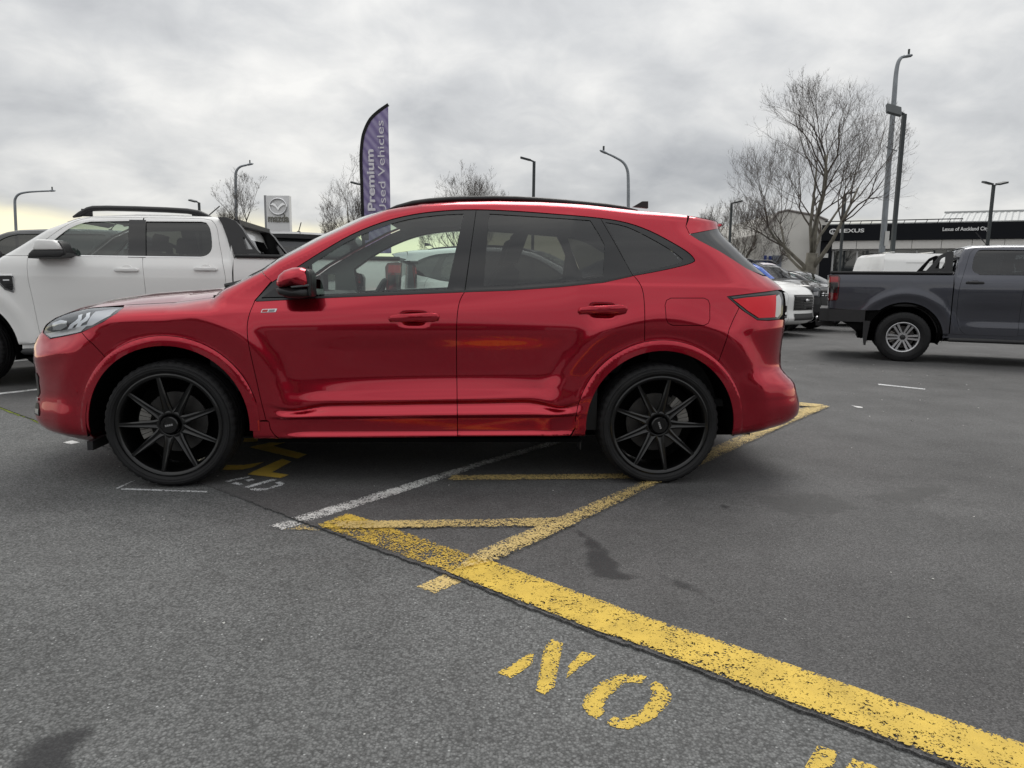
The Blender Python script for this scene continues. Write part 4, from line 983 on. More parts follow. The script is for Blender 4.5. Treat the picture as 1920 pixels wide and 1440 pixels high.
    if bar == 'sail':
        outer = [(1.00, 1.40), (.955, 1.55), (.895, 1.70), (.85, 1.765), (.93, 1.77), (1.03, 1.73), (1.10, 1.65), (1.15, 1.57), (1.25, 1.44), (1.28, 1.41), (1.28, 1.392), (1.01, 1.392)]
        hole = [(1.115, 1.565), (1.135, 1.555), (1.215, 1.44), (1.155, 1.44), (1.11, 1.545)]
        for s_ in (-1, 1):
            a, b = panel('sail_panel', outer, lambda x_, z_: 0.862 - .30 * np.clip(np.asarray(z_) - 1.39, 0, 1) + 0 * np.asarray(x_), TRIM, holes=[hole], inset=0, rim=.10, g=(.05, .05))
            obj('sail_panel', a if s_ < 0 else b, root)
        MB().box((.94, -.68, 1.70), (1.05, .68, 1.75)).ob('sports_bar', TRIM, root)
    elif bar == 'tube':
        outer = [(1.045, 1.392), (1.40, 1.392), (1.37, 1.43), (1.21, 1.645), (1.12, 1.69), (1.045, 1.69)]; hole = [(1.15, 1.44), (1.28, 1.44), (1.20, 1.585), (1.15, 1.62)]
        a, b = panel('sail_panel', outer, lambda x_, z_: .80 - .2 * np.clip(np.asarray(z_) - 1.39, 0, 1) + 0 * np.asarray(x_), TRIM, holes=[hole], inset=0, rim=.05, g=(.05, .05)); obj('sail_panel', a, root); obj('sail_panel', b, root)
        MB().tube([(1.08, -.70, 1.66), (1.08, .70, 1.66)], .025, 10).ob('sports_bar', TRIM, root, True)
    build_wheels(root, [(-PWB, .385), (PWB, .385)], .935, .385, .232, .265, wheel)
    return root
_yw = RAD(6); _fw = ground(-46, 728)
_d = np.array([math.cos(_yw), math.sin(_yw), 0]); _n = np.array([-_d[1], _d[0], 0])
white_pickup = build_pickup('white_pickup', 'white double-cab pickup with black roof rails and sail panels behind the red car', _fw + _d * 1.535 + _n * .935, _yw, WHITE, 'pickup trucks on the lot')
_a = RAD(24); _rw = ground(1697, 679); _d = np.array([-math.cos(_a), math.sin(_a), 0]); _n = np.array([-_d[1], _d[0], 0])
slate_pickup = build_pickup('slate_pickup', 'slate grey pickup seen from its tail with silver wheels and tow ball', _rw - _d * 1.66 - _n * .935 + np.array([-.10, 0, 0]), math.atan2(_d[1], _d[0]), GREYBLUE, 'pickup trucks on the lot', rails=False, bar='tube')

# ------------------------------------------------------------------ ground
def asphalt(name, base, speck, scale, dark=0.0):
    m = bpy.data.materials.new(name); m.use_nodes = True; nt = m.node_tree; N = nt.nodes; L = nt.links; b = N['Principled BSDF']
    tc = N.new('ShaderNodeTexCoord')
    def noise(s, d, r=0.55):
        n = N.new('ShaderNodeTexNoise'); n.inputs['Scale'].default_value = s; n.inputs['Detail'].default_value = d; n.inputs['Roughness'].default_value = r
        L.new(tc.outputs['Object'], n.inputs[0]); return n.outputs[0]
    def M(op, a, c=None, cl=False):
        n = N.new('ShaderNodeMath'); n.operation = op; n.use_clamp = cl
        for i, q in enumerate((a, c)):
            if isinstance(q, (int, float)): n.inputs[i].default_value = q
            elif q is not None: L.new(q, n.inputs[i])
        return n.outputs[0]
    def MR(v, a, b_, c, d):
        n = N.new('ShaderNodeMapRange'); L.new(v, n.inputs[0])
        for i, q in enumerate((a, b_, c, d)): n.inputs[i + 1].default_value = q
        return n.outputs[0]
    vo = N.new('ShaderNodeTexVoronoi'); vo.inputs['Scale'].default_value = scale; L.new(tc.outputs['Object'], vo.inputs['Vector'])
    sep = N.new('ShaderNodeSeparateColor'); L.new(vo.outputs['Color'], sep.inputs[0])
    stone = MR(sep.outputs[0], 0, 1, 1 - speck, 1 + speck)
    pit = MR(vo.outputs['Distance'], 0.30, 0.75, 1.0, 1 - 1.0 * speck)
    bright = M('MULTIPLY', M('GREATER_THAN', sep.outputs[1], 0.992), MR(vo.outputs['Distance'], 0.25, 0.5, 1.6, 0.0))
    blot = MR(noise(0.8, 6, 0.62), 0.3, 0.7, 0.80, 1.20); mid = MR(noise(6.0, 6), 0.3, 0.7, 0.88, 1.12); tire = MR(noise(0.16, 3), 0.35, 0.65, 0.92, 1.08)
    tot = M('MULTIPLY', M('MULTIPLY', M('MULTIPLY', stone, pit), M('MULTIPLY', blot, mid)), tire)
    tot = M('ADD', tot, bright)
    sc = N.new('ShaderNodeVectorMath'); sc.operation = 'SCALE'; sc.inputs[0].default_value = base; L.new(tot, sc.inputs['Scale'])
    L.new(sc.outputs[0], b.inputs['Base Color']); b.inputs['Roughness'].default_value = 0.82; b.inputs['Specular IOR Level'].default_value = 0.35
    L.new(MR(noise(3.0, 4), 0.3, 0.7, 0.72, 0.9), b.inputs['Roughness'])
    bp = N.new('ShaderNodeBump'); bp.inputs['Strength'].default_value = 0.55; bp.inputs['Distance'].default_value = 0.004
    hgt = M('ADD', M('MULTIPLY', vo.outputs['Distance'], -1.0), M('MULTIPLY', noise(scale * 1.6, 3), 0.5))
    L.new(hgt, bp.inputs['Height']); L.new(bp.outputs[0], b.inputs['Normal'])
    return m
AS_NEAR = asphalt('coarse_asphalt', (0.142, 0.145, 0.144), 0.40, 135.0)
AS_SLAB = asphalt('smooth_asphalt', (0.105, 0.104, 0.104), 0.36, 175.0)
AS_FAR = asphalt('street_asphalt', (0.07, 0.07, 0.07), 0.2, 60.0)
rng = random.Random(7)
SLAB = 0.009
JP = ground(*np.array([(386, 911), (557, 977), (605, 995), (747, 1048), (834, 1079), (957, 1129), (1037, 1160), (1110, 1190), (1205, 1222), (1422, 1306), (1584, 1366), (1747, 1428)], float).T)[:, :2]
_dir = (JP[-1] - JP[0]) / np.linalg.norm(JP[-1] - JP[0])
_pts = [JP[0] - _dir * 40, JP[0] - _dir * 2.9] + [JP[i] for i in range(len(JP))] + [JP[-1] + _dir * 14]
_pts = np.array(_pts); joint = [_pts[0]]
for a, b in zip(_pts[1:-2], _pts[2:-1]):
    k = max(1, int(np.linalg.norm(b - a) / .022))
    for i in range(k): joint.append(a + (b - a) * i / k + np.array([-_dir[1], _dir[0]]) * rng.gauss(0, .0035))
joint += [_pts[-2], _pts[-1]]; joint = np.array(joint)
MB().add([(-900, -300, -.06), (900, -300, -.06), (900, 1500, -.06), (-900, 1500, -.06)], [(0, 1, 2, 3)]).ob('ground', AS_FAR, kind='structure')
MB().add([(-60, -60, 0), (60, -60, 0), (60, 34, 0), (-60, 34, 0)], [(0, 1, 2, 3)]).ob('driveway', AS_NEAR, kind='structure')
def flat_poly(verts2, z):
    P = np.array(verts2)
    if area2(P) < 0: P = P[::-1]
    n = len(P); r = delaunay_2d_cdt([Vector(p) for p in P], [(i, (i + 1) % n) for i in range(n)], [], 0, 1e-7)
    V = np.array([tuple(v) for v in r[0]]); T = np.array(r[2]); T = T[inside(P, V[T].mean(1))]
    return P, V, T
P_, V_, T_ = flat_poly([tuple(p) for p in joint] + [(58, -30), (58, 33.5), (-30.9, 33.5)], SLAB)
_v = [(x, y, SLAB) for x, y in V_]; _f = [tuple(t) for t in T_]
_f = [t if (V_[t[1]][0] - V_[t[0]][0]) * (V_[t[2]][1] - V_[t[0]][1]) - (V_[t[1]][1] - V_[t[0]][1]) * (V_[t[2]][0] - V_[t[0]][0]) > 0 else t[::-1] for t in _f]
b = MB().add(_v, _f); n = len(joint)
b.add([(x, y, SLAB) for x, y in joint] + [(x, y, -.01) for x, y in joint], [(i, i + 1, n + i + 1, n + i) for i in range(n - 1)])
slab = b.ob('car_park', AS_SLAB, kind='structure')

def paint_mat(name, color, wear, wscale=26.0, edge=True, rough=0.6, alpha=1.0):
    """flat paint worn through to the asphalt below it"""
    m = bpy.data.materials.new(name); m.use_nodes = True; nt = m.node_tree; N = nt.nodes; L = nt.links; b = N['Principled BSDF']
    b.inputs['Roughness'].default_value = rough; b.inputs['Specular IOR Level'].default_value = 0.3
    tc = N.new('ShaderNodeTexCoord')
    def noise(s, d, r=0.6):
        n = N.new('ShaderNodeTexNoise'); n.inputs['Scale'].default_value = s; n.inputs['Detail'].default_value = d; n.inputs['Roughness'].default_value = r
        L.new(tc.outputs['Object'], n.inputs[0]); return n.outputs[0]
    def M(op, a, c=None, cl=False):
        n = N.new('ShaderNodeMath'); n.operation = op; n.use_clamp = cl
        for i, q in enumerate((a, c)):
            if isinstance(q, (int, float)): n.inputs[i].default_value = q
            elif q is not None: L.new(q, n.inputs[i])
        return n.outputs[0]
    at = N.new('ShaderNodeAttribute'); at.attribute_name = 'edge'; ed = at.outputs['Fac']
    vo = N.new('ShaderNodeTexVoronoi'); vo.inputs['Scale'].default_value = 170.0; L.new(tc.outputs['Object'], vo.inputs['Vector'])
    sp_ = N.new('ShaderNodeSeparateColor'); L.new(vo.outputs['Color'], sp_.inputs[0])
    s = M('ADD', M('MULTIPLY', sp_.outputs[0], 0.42), M('MULTIPLY', noise(wscale, 6), 0.55))
    s = M('ADD', s, M('MULTIPLY', noise(2.6, 4), 0.55)); s = M('SUBTRACT', s, M('MULTIPLY', vo.outputs['Distance'], 0.28))
    s = M('ADD', s, M('MULTIPLY', M('SUBTRACT', ed, 1.0), 0.20))
    mr = N.new('ShaderNodeMapRange'); L.new(s, mr.inputs[0]); mr.inputs[1].default_value = wear; mr.inputs[2].default_value = wear + 0.07; mr.inputs[3].default_value = 0.0; mr.inputs[4].default_value = alpha
    L.new(mr.outputs[0], b.inputs['Alpha'])
    v = N.new('ShaderNodeMapRange'); L.new(noise(9.0, 5), v.inputs[0]); v.inputs[1].default_value = 0.3; v.inputs[2].default_value = 0.7; v.inputs[3].default_value = 0.82; v.inputs[4].default_value = 1.12
    sc = N.new('ShaderNodeVectorMath'); sc.operation = 'SCALE'; sc.inputs[0].default_value = color; L.new(v.outputs[0], sc.inputs['Scale']); L.new(sc.outputs[0], b.inputs['Base Color'])
    bp = N.new('ShaderNodeBump'); bp.inputs['Strength'].default_value = 0.5; bp.inputs['Distance'].default_value = 0.003
    L.new(M('MULTIPLY', vo.outputs['Distance'], -1.0), bp.inputs['Height']); L.new(bp.outputs[0], b.inputs['Normal'])
    return m
def stain_mat(name, color, strength, rough=0.75):
    m = bpy.data.materials.new(name); m.use_nodes = True; nt = m.node_tree; N = nt.nodes; L = nt.links; b = N['Principled BSDF']
    b.inputs['Base Color'].default_value = (*color, 1); b.inputs['Roughness'].default_value = rough; b.inputs['Specular IOR Level'].default_value = 0.3
    at = N.new('ShaderNodeAttribute'); at.attribute_name = 'edge'; tc = N.new('ShaderNodeTexCoord')
    n = N.new('ShaderNodeTexNoise'); n.inputs['Scale'].default_value = 14; n.inputs['Detail'].default_value = 6; L.new(tc.outputs['Object'], n.inputs[0])
    a = N.new('ShaderNodeMath'); a.operation = 'ADD'; L.new(at.outputs['Fac'], a.inputs[0])
    n2 = N.new('ShaderNodeMath'); n2.operation = 'MULTIPLY_ADD'; L.new(n.outputs[0], n2.inputs[0]); n2.inputs[1].default_value = 1.2; n2.inputs[2].default_value = -0.6
    L.new(n2.outputs[0], a.inputs[1])
    mr = N.new('ShaderNodeMapRange'); mr.interpolation_type = 'SMOOTHSTEP'; L.new(a.outputs[0], mr.inputs[0]); mr.inputs[1].default_value = 0.02; mr.inputs[2].default_value = 0.75; mr.inputs[3].default_value = 0; mr.inputs[4].default_value = strength
    L.new(mr.outputs[0], b.inputs['Alpha']); return m
Y_BAND = paint_mat('thick_yellow_paint', (0.62, 0.43, 0.070), 0.43); Y_LINE = paint_mat('worn_yellow_paint', (0.60, 0.45, 0.18), 0.50, 40.0)
Y_FADE = paint_mat('faded_yellow_paint', (0.55, 0.37, 0.06), 0.60, 12.0); Y_LET = paint_mat('stencil_yellow_paint', (0.60, 0.42, 0.070), 0.40, 22.0)
W_LINE = paint_mat('worn_white_paint', (0.66, 0.66, 0.64), 0.50, 30.0); W_CHALK = paint_mat('chalk_mark', (0.66, 0.67, 0.68), 0.42, 40.0); W_FRESH = paint_mat('white_line_paint', (0.68, 0.68, 0.67), 0.3)
Y_UNDER = paint_mat('plain_yellow_paint', (0.66, 0.45, 0.08), 0.25)
STAIN = stain_mat('damp_stain', (0.034, 0.034, 0.036), 0.62, 0.65); GRIME = stain_mat('dark_grime', (0.02, 0.02, 0.021), 0.8, 0.9); PALE = stain_mat('pale_scuff', (0.13, 0.13, 0.128), 0.45, 0.9)
_lift = [0]
def patch(name, poly, m, parent, px=True, z=None, edgew=0.012, step=0.02, layer=1):
    P = np.array(poly, float)
    if px: P = ground(P[:, 0], P[:, 1])[:, :2]
    base = (SLAB if parent is slab else 0.0) if z is None else z
    P = densify(P, step)
    if area2(P) < 0: P = P[::-1]
    lo, hi = P.min(0), P.max(0); gs = max(step, np.sqrt((hi - lo).prod()) / 60)
    G = np.stack(np.meshgrid(np.arange(lo[0], hi[0], gs), np.arange(lo[1], hi[1], gs)), -1).reshape(-1, 2); G = G[inside(P, G)] if len(G) else G
    if len(G): G = G[seg_dist(G, P, True) > .3 * gs]
    V = np.concatenate([P, G]) if len(G) else P; n = len(P)
    r = delaunay_2d_cdt([Vector(p) for p in V], [(i, (i + 1) % n) for i in range(n)], [], 0, 1e-7)
    V = np.array([tuple(v) for v in r[0]]); T = np.array(r[2]); T = T[inside(P, V[T].mean(1))]
    a, b_, c = V[T[:, 0]], V[T[:, 1]], V[T[:, 2]]; cr = (b_[:, 0] - a[:, 0]) * (c[:, 1] - a[:, 1]) - (b_[:, 1] - a[:, 1]) * (c[:, 0] - a[:, 0]); T[cr < 0] = T[cr < 0][:, ::-1]
    me = mesh_data(name, [(x, y, base + .002 * layer) for x, y in V], T, m, False)
    at = me.attributes.new('edge', 'FLOAT', 'POINT'); at.data.foreach_set('value', np.clip(seg_dist(V, P, True) / edgew, 0, 1).astype(np.float32))
    o = obj(name, me, parent); return o
driveway = bpy.data.objects['driveway']
# yellow band along the joint
low = [(600, 992), (747, 1045.5), (834, 1076.5), (957, 1126.5), (1037, 1157.5), (1110, 1187), (1205, 1219), (1422, 1303), (1584, 1363), (1747, 1425)]
patch('yellow_band', [(845, 1080), (889, 1046), (931, 1061), (1154, 1142), (1227, 1160 + 9), (1367, 1214), (1530, 1271), (1692, 1328), (1920, 1404), (2300, 1530), (2300, 1650), (1747, 1425)] + low[::-1][1:-2], Y_BAND, slab, layer=3)
patch('yellow_band', [(600, 992), (652, 968), (740, 995), (889, 1046), (845, 1079), (747, 1045.5)], Y_FADE, slab, layer=2)
patch('yellow_band_end', [(596, 989), (652, 968), (737, 994), (690, 996), (604, 996)], Y_BAND, slab, layer=4)
patch('white_line', [(546, 975), (747, 915), (900, 867.5), (1038, 828), (1160, 793), (1182, 793), (1066, 829), (900, 878), (747, 929.5), (574, 984)], W_LINE, slab, layer=1)
patch('white_line', [(503, 986), (544, 976), (556, 979.5), (570, 984), (528, 995)], W_LINE, driveway, layer=2)
patch('yellow_line', [(612, 984), (900, 980), (1049, 976.5), (1009, 993.5), (900, 995), (640, 998)], Y_LINE, slab, layer=5)
patch('yellow_line', [(530, 995), (572, 984.5), (603, 997)], Y_LINE, driveway, layer=3)
patch('yellow_line', [(847, 895), (1171, 891.6), (1240, 891), (1240, 901), (1189, 902), (839, 905)], Y_LINE, slab, layer=3)
patch('yellow_line', [(887, 1045.6), (1049, 976.5), (1202, 910), (1341, 842), (1400, 815), (1498, 770), (1540, 763), (1556, 766), (1460, 808), (1333, 870), (1237, 912), (1092, 984), (935, 1059), (850, 1078)], Y_LINE, slab, layer=7)
patch('yellow_line', [(1400, 755), (1498, 759), (1545, 763.5), (1530, 768), (1498, 765.5), (1400, 761)], Y_LINE, slab, layer=9)
patch('yellow_line', [(780, 1101), (836, 1075), (874, 1088), (815, 1114)], Y_LINE, driveway)
def cz(z, pts): return [(400 + x / 8.727, 800 + y / 8.727) for x, y in pts]
for q in ([(580, 365), (1130, 240), (1340, 245), (980, 345), (1535, 485), (1380, 555)], [(560, 815), (640, 770), (1130, 555), (1275, 605), (960, 780), (1240, 820), (1110, 875)], [(140, 745), (220, 660), (520, 655), (830, 610), (640, 700), (480, 735)], [(490, 280), (510, 215), (700, 210), (860, 240), (690, 275)]):
    patch('painted_letter', cz(0, q), Y_UNDER, slab, layer=2)
patch('painted_letter', [(330, 856), (346, 843), (390, 838), (393, 846), (362, 862)], Y_UNDER, slab, layer=2)
for q in ([(585, 1055), (690, 1035), (860, 1045), (1060, 975), (1010, 945), (1110, 925), (1175, 960), (1130, 990), (860, 1070), (740, 1085), (640, 1080)], [(480, 1020), (960, 885), (1045, 900), (580, 1035)], [(270, 960), (380, 930), (500, 970), (420, 995)], [(500, 900), (640, 880), (690, 905), (570, 930)], [(180, 925), (300, 890), (580, 840), (620, 855), (340, 915), (250, 940)]):
    patch('chalk_letter', cz(0, q), W_CHALK, slab, layer=1, step=.012)
patch('chalk_line', [(227, 915.7), (389, 921.3), (389, 924), (227, 918.6)], W_CHALK, driveway, edgew=.004, step=.01); patch('chalk_line', [(217, 916), (251, 900.5), (253, 901.5), (221, 917)], W_CHALK, driveway, edgew=.004, step=.01)
patch('white_patch', [(118, 830), (133, 833.5), (150, 830), (135, 826)], W_FRESH, driveway)
for (a, b) in (((0, 740), (75, 731.5)), ((20, 679), (69, 674.4))):
    A, B = ground(*a)[:2], ground(*b)[:2]; d = (B - A) / np.linalg.norm(B - A); nn = np.array([-d[1], d[0]]) * .05
    s0, s1 = A - d * 1.5, B + d * 4.2
    patch('white_line', [s0 - nn, s1 - nn, s1 + nn, s0 + nn], W_FRESH, slab, px=False, layer=1, step=.08)
def c5(pts): return [(880 + x / 1.846, 1160 + y / 1.846) for x, y in pts]
for q in ([(95, 188), (145, 208), (218, 160), (225, 112)], [(230, 250), (260, 265), (295, 240), (325, 85), (285, 72), (258, 100)], [(335, 208), (342, 165), (390, 115), (440, 128)],
          [(390, 300), (400, 270), (450, 222), (520, 195), (560, 190), (615, 200), (598, 225), (540, 225), (490, 265), (460, 310), (470, 325), (440, 350), (405, 330)],
          [(620, 232), (645, 218), (685, 240), (700, 265), (698, 290), (650, 340), (600, 370), (550, 385), (510, 380), (470, 365), (500, 340), (535, 347), (580, 327), (620, 290), (634, 258)],
          [(1100, 620), (1205, 440), (1285, 465), (1180, 650)], [(1230, 620), (1325, 485), (1400, 510), (1480, 560), (1420, 640)]):
    patch('painted_letter', c5(q), Y_LET, driveway, step=.012)
def c4(pts): return [(760 + x / 2.2857, 840 + y / 2.2857) for x, y in pts]
patch('damp_stain', c4([(690, 350), (760, 362), (830, 405), (900, 475), (950, 540), (1015, 560), (960, 582), (860, 582), (790, 560), (752, 500), (756, 400)]), STAIN, slab, layer=1, edgew=.07, step=.03)
patch('damp_stain', c4([(1045, 540), (1120, 555), (1240, 595), (1335, 655), (1340, 690), (1255, 650), (1130, 595)]), STAIN, slab, layer=1, edgew=.06, step=.03)
patch('damp_stain', c4([(1330, 255), (1370, 248), (1405, 265), (1370, 278)]), STAIN, slab, layer=1, edgew=.05, step=.02)
patch('damp_stain', [(0, 1432), (56, 1388), (140, 1358), (225, 1335), (188, 1374), (164, 1412), (155, 1460), (0, 1480)], STAIN, driveway, layer=1, edgew=.07, step=.03)
patch('tyre_scuff', [(1600, 930), (1760, 905), (1800, 925), (1700, 960)], PALE, slab, edgew=.15, step=.05); patch('tyre_scuff', [(1380, 930), (1560, 925), (1640, 960), (1500, 985)], PALE, slab, edgew=.2, step=.05)
# grime along the joint, cracks and seams
g = joint[1:-1]; off = np.array([-_dir[1], _dir[0]])
GR = [p for p in g if 1.2 < p[1] < 6.5]
def strip(name, pts, w0, m, parent, layer, jit=0.0, edgew=.01):
    pts = np.array(pts); L_ = []; R_ = []
    for i, p in enumerate(pts):
        d = pts[min(i + 1, len(pts) - 1)] - pts[max(i - 1, 0)]; d = d / max(1e-9, np.linalg.norm(d)); nn = np.array([-d[1], d[0]]); w = w0 * rng.uniform(.5, 1.4)
        L_.append(p + nn * (w + rng.gauss(0, jit))); R_.append(p - nn * w)
    patch(name, L_ + R_[::-1], m, parent, px=False, layer=layer, edgew=edgew, step=.03)
_s = -1 if np.dot(off, np.array([0, 0]) - joint[len(joint) // 2]) < 0 else 1
strip('joint_grime', np.array(GR[::3]) + off * _s * .006, .012, GRIME, driveway, 1, .004, .014)
strip('joint_grime', np.array([p for p in g[::4] if 2.4 < p[1] < 3.1]) - off * _s * .004, .012, GRIME, slab, 5, .004, .015)
MOSS = stain_mat('moss', (0.16, 0.20, 0.02), 0.9, 0.9)
strip('moss', np.array([ground(u, v)[:2] for u, v in ((-10, 760), (6, 767), (20, 773), (40, 780), (60, 786), (80, 795))]), .022, MOSS, driveway, 2, .008, .015)
def crack(pxs, w, parent, n=14):
    P = np.array([ground(u, v)[:2] for u, v in pxs]); out = []
    for a, b in zip(P[:-1], P[1:]):
        for i in range(n): out.append(a + (b - a) * i / n + np.array([rng.gauss(0, .012), rng.gauss(0, .012)]))
    strip('crack', out, w, GRIME, parent, 1, .001, .0015)
crack([(1294, 903), (1360, 917), (1430, 930), (1526, 949)], .0035, slab); crack([(1464, 679), (1600, 690), (1750, 704), (1851, 713)], .014, slab); crack([(1470, 672), (1530, 662), (1580, 655)], .012, slab)
crack([(957, 1128), (1010, 1112), (1066, 1110)], .003, slab, 8); crack([(1800, 1432), (1815, 1390), (1840, 1375)], .003, slab, 6)
patch('white_scrape', [(1646, 721), (1735, 730.5), (1735, 732.5), (1646, 723)], W_CHALK, slab, edgew=.006, step=.03); patch('white_scrape', [(1596, 762), (1617, 765), (1617, 767), (1606, 766)], W_FRESH, slab, edgew=.006, step=.02)
# loose stones and litter: too small to tell apart
b = MB(); r2 = random.Random(3)
for i in range(260):
    x = r2.uniform(-3.5, 5.5); y = r2.uniform(1.6, 11); s_ = r2.uniform(.002, .006) * (1 if y < 5 else 1.7); a_ = r2.uniform(0, 6.28); z_ = SLAB
    v = [(x + s_ * math.cos(a_ + k * 1.57) * r2.uniform(.6, 1.3), y + s_ * math.sin(a_ + k * 1.57) * r2.uniform(.6, 1.3), z_ + s_ * r2.uniform(.1, .9)) for k in range(4)] + [(x, y, z_ - .002)]
    b.add(v, [(0, 1, 2, 3), (0, 4, 1), (1, 4, 2), (2, 4, 3), (3, 4, 0)])
b.ob('loose_grit', mat('pale_grit', (.45, .45, .43), .8), kind='stuff', label='small pale stones scattered over the asphalt', cat='grit')

# ------------------------------------------------------------------ text
def text_mesh(name, s, size, m, bold=0.0, extrude=0.01, align='LEFT', squash=1.0, shear=0.0):
    cu = bpy.data.curves.new(name, 'FONT'); cu.body = s; cu.size = size; cu.extrude = extrude; cu.align_x = align; cu.shear = shear
    o = bpy.data.objects.new(name, cu); COL.objects.link(o); dg = bpy.context.evaluated_depsgraph_get(); dg.update()
    me = bpy.data.meshes.new_from_object(o.evaluated_get(dg)); bpy.data.objects.remove(o); me.materials.clear(); me.materials.append(m); me.name = name
    if bold:
        V = [tuple(v.co) for v in me.vertices]; Fc = [tuple(p.vertices) for p in me.polygons]; mb = MB(); bpy.data.meshes.remove(me)
        for k, (dx, dy) in enumerate(((0, 0), (bold, 0), (-bold, 0), (0, bold), (0, -bold), (bold * .7, bold * .7), (-bold * .7, -bold * .7))): mb.add([(x + dx, y + dy, z + k * .0007) for x, y, z in V], Fc)
        me = mb.me(name, m)
    return me

# ------------------------------------------------------------------ feather flag
FLAG_Y = 9.5
def build_flag():
    P = lambda u, v: at_depth(u, v, FLAG_Y)
    left = [(680, 475), (678, 408), (676, 347), (674.5, 297), (677, 263), (682, 243), (692, 223), (707, 208), (727, 194)]
    right = [(734, 475), (732, 388), (729.5, 280), (728, 202)]
    L3 = smooth_line([(P(*p)[0], P(*p)[2]) for p in left], 5); R3 = smooth_line([(P(*p)[0], P(*p)[2]) for p in right], 5)
    base = P(680, 475); root = thing('feather_flag', 'tall purple feather flag with white upright lettering and black pole sleeve', 'flag', (base[0], FLAG_Y, 0))
    bx = base[0]
    # cloth grid with a slight belly
    n = 40; m_ = 10; v = []
    zl = [p[1] for p in L3]; zr = [p[1] for p in R3]
    for i in range(n + 1):
        t = i / n; a = np.array([np.interp(t, np.linspace(0, 1, len(L3)), [p[k] for p in L3]) for k in (0, 1)]); c = np.array([np.interp(t, np.linspace(0, 1, len(R3)), [p[k] for p in R3]) for k in (0, 1)])
        for j in range(m_ + 1):
            s = j / m_; q = a + (c - a) * s; v.append((q[0] - bx, .012 * math.sin(q[1] * 5 + s * 2) * s, q[1]))
    f = [(i * (m_ + 1) + j, i * (m_ + 1) + j + 1, (i + 1) * (m_ + 1) + j + 1, (i + 1) * (m_ + 1) + j) for i in range(n) for j in range(m_)]
    fm = bpy.data.materials.new('purple_print'); fm.use_nodes = True; nt = fm.node_tree; bb = nt.nodes['Principled BSDF']; bb.inputs['Roughness'].default_value = .8
    tc = nt.nodes.new('ShaderNodeTexCoord'); mp = nt.nodes.new('ShaderNodeMapping'); mp.inputs['Rotation'].default_value = (0, RAD(38), 0); nt.links.new(tc.outputs['Object'], mp.inputs[0])
    br = nt.nodes.new('ShaderNodeTexWave'); br.inputs['Scale'].default_value = 3.4; br.inputs['Distortion'].default_value = 3.0; br.inputs['Detail'].default_value = 2; nt.links.new(mp.outputs[0], br.inputs[0])
    rp = nt.nodes.new('ShaderNodeValToRGB'); nt.links.new(br.outputs['Fac'], rp.inputs[0]); rp.color_ramp.elements[0].color = (.22, .18, .36, 1); rp.color_ramp.elements[1].color = (.36, .32, .50, 1)
    nt.links.new(rp.outputs[0], bb.inputs['Base Color'])
    obj('flag_cloth', mesh_data('flag_cloth', v, f, fm, True), root)
    # black sleeve and pole
    sl = MB(); ring = []
    w = .042; pts = [(p[0] - bx, p[1]) for p in L3]
    pl = [(p[0], -.004, p[1]) for p in pts]
    vv = []
    for i, p in enumerate(pts):
        a = np.array(pts[max(0, i - 1)]); c = np.array(pts[min(len(pts) - 1, i + 1)]); d = (c - a) / np.linalg.norm(c - a); nn = np.array([d[1], -d[0]]) * w
        vv += [(p[0] - nn[0] * .1, -.006, p[1] - nn[1] * .1), (p[0] + nn[0] * .85, -.006, p[1] + nn[1] * .85), (p[0] + nn[0] * .85, .006, p[1] + nn[1] * .85), (p[0] - nn[0] * .1, .006, p[1] - nn[1] * .1)]
    ff = [(i * 4 + k, (i + 1) * 4 + k, (i + 1) * 4 + (k + 1) % 4, i * 4 + (k + 1) % 4) for i in range(len(pts) - 1) for k in range(4)]
    sl.add(vv, ff); sl.ob('pole_sleeve', mat('black_cloth', (.012, .012, .013), .9), root)
    MB().tube([(pts[0][0] + .01, 0, 0.02), (pts[0][0] + .01, 0, pts[0][1])], .013, 8).ob('flag_pole', SILVER, root)
    bb_ = MB(); 
    for k in range(2): bb_.box((-.4, -.03, .0), (.45, .03, .03)) if k == 0 else bb_.box((-.02, -.4, .03), (.05, .4, .06))
    bb_.ob('cross_base', TRIM, root)
    wm = mat('white_print', (.75, .74, .78), .8)
    for s, px, size, bold, top in (('Premium', (704.5, 397), .135, .0045, 281), ('Used Vehicles', (725, 404), .128, .0, 227)):
        me = text_mesh('flag_lettering', s, size, wm, bold, .002)
        w_ = max(v_.co.x for v_ in me.vertices); p0 = P(*px); want = P(px[0], top)[2] - p0[2]; k = want / w_
        o = obj('flag_lettering', me, root); o.rotation_euler = (RAD(90), RAD(-90) + RAD(-1.2), 0); o.location = (p0[0] - bx, -.03, p0[2]); o.scale = (k, 1.0 if s[0] == 'P' else 1.0, 1)
build_flag()

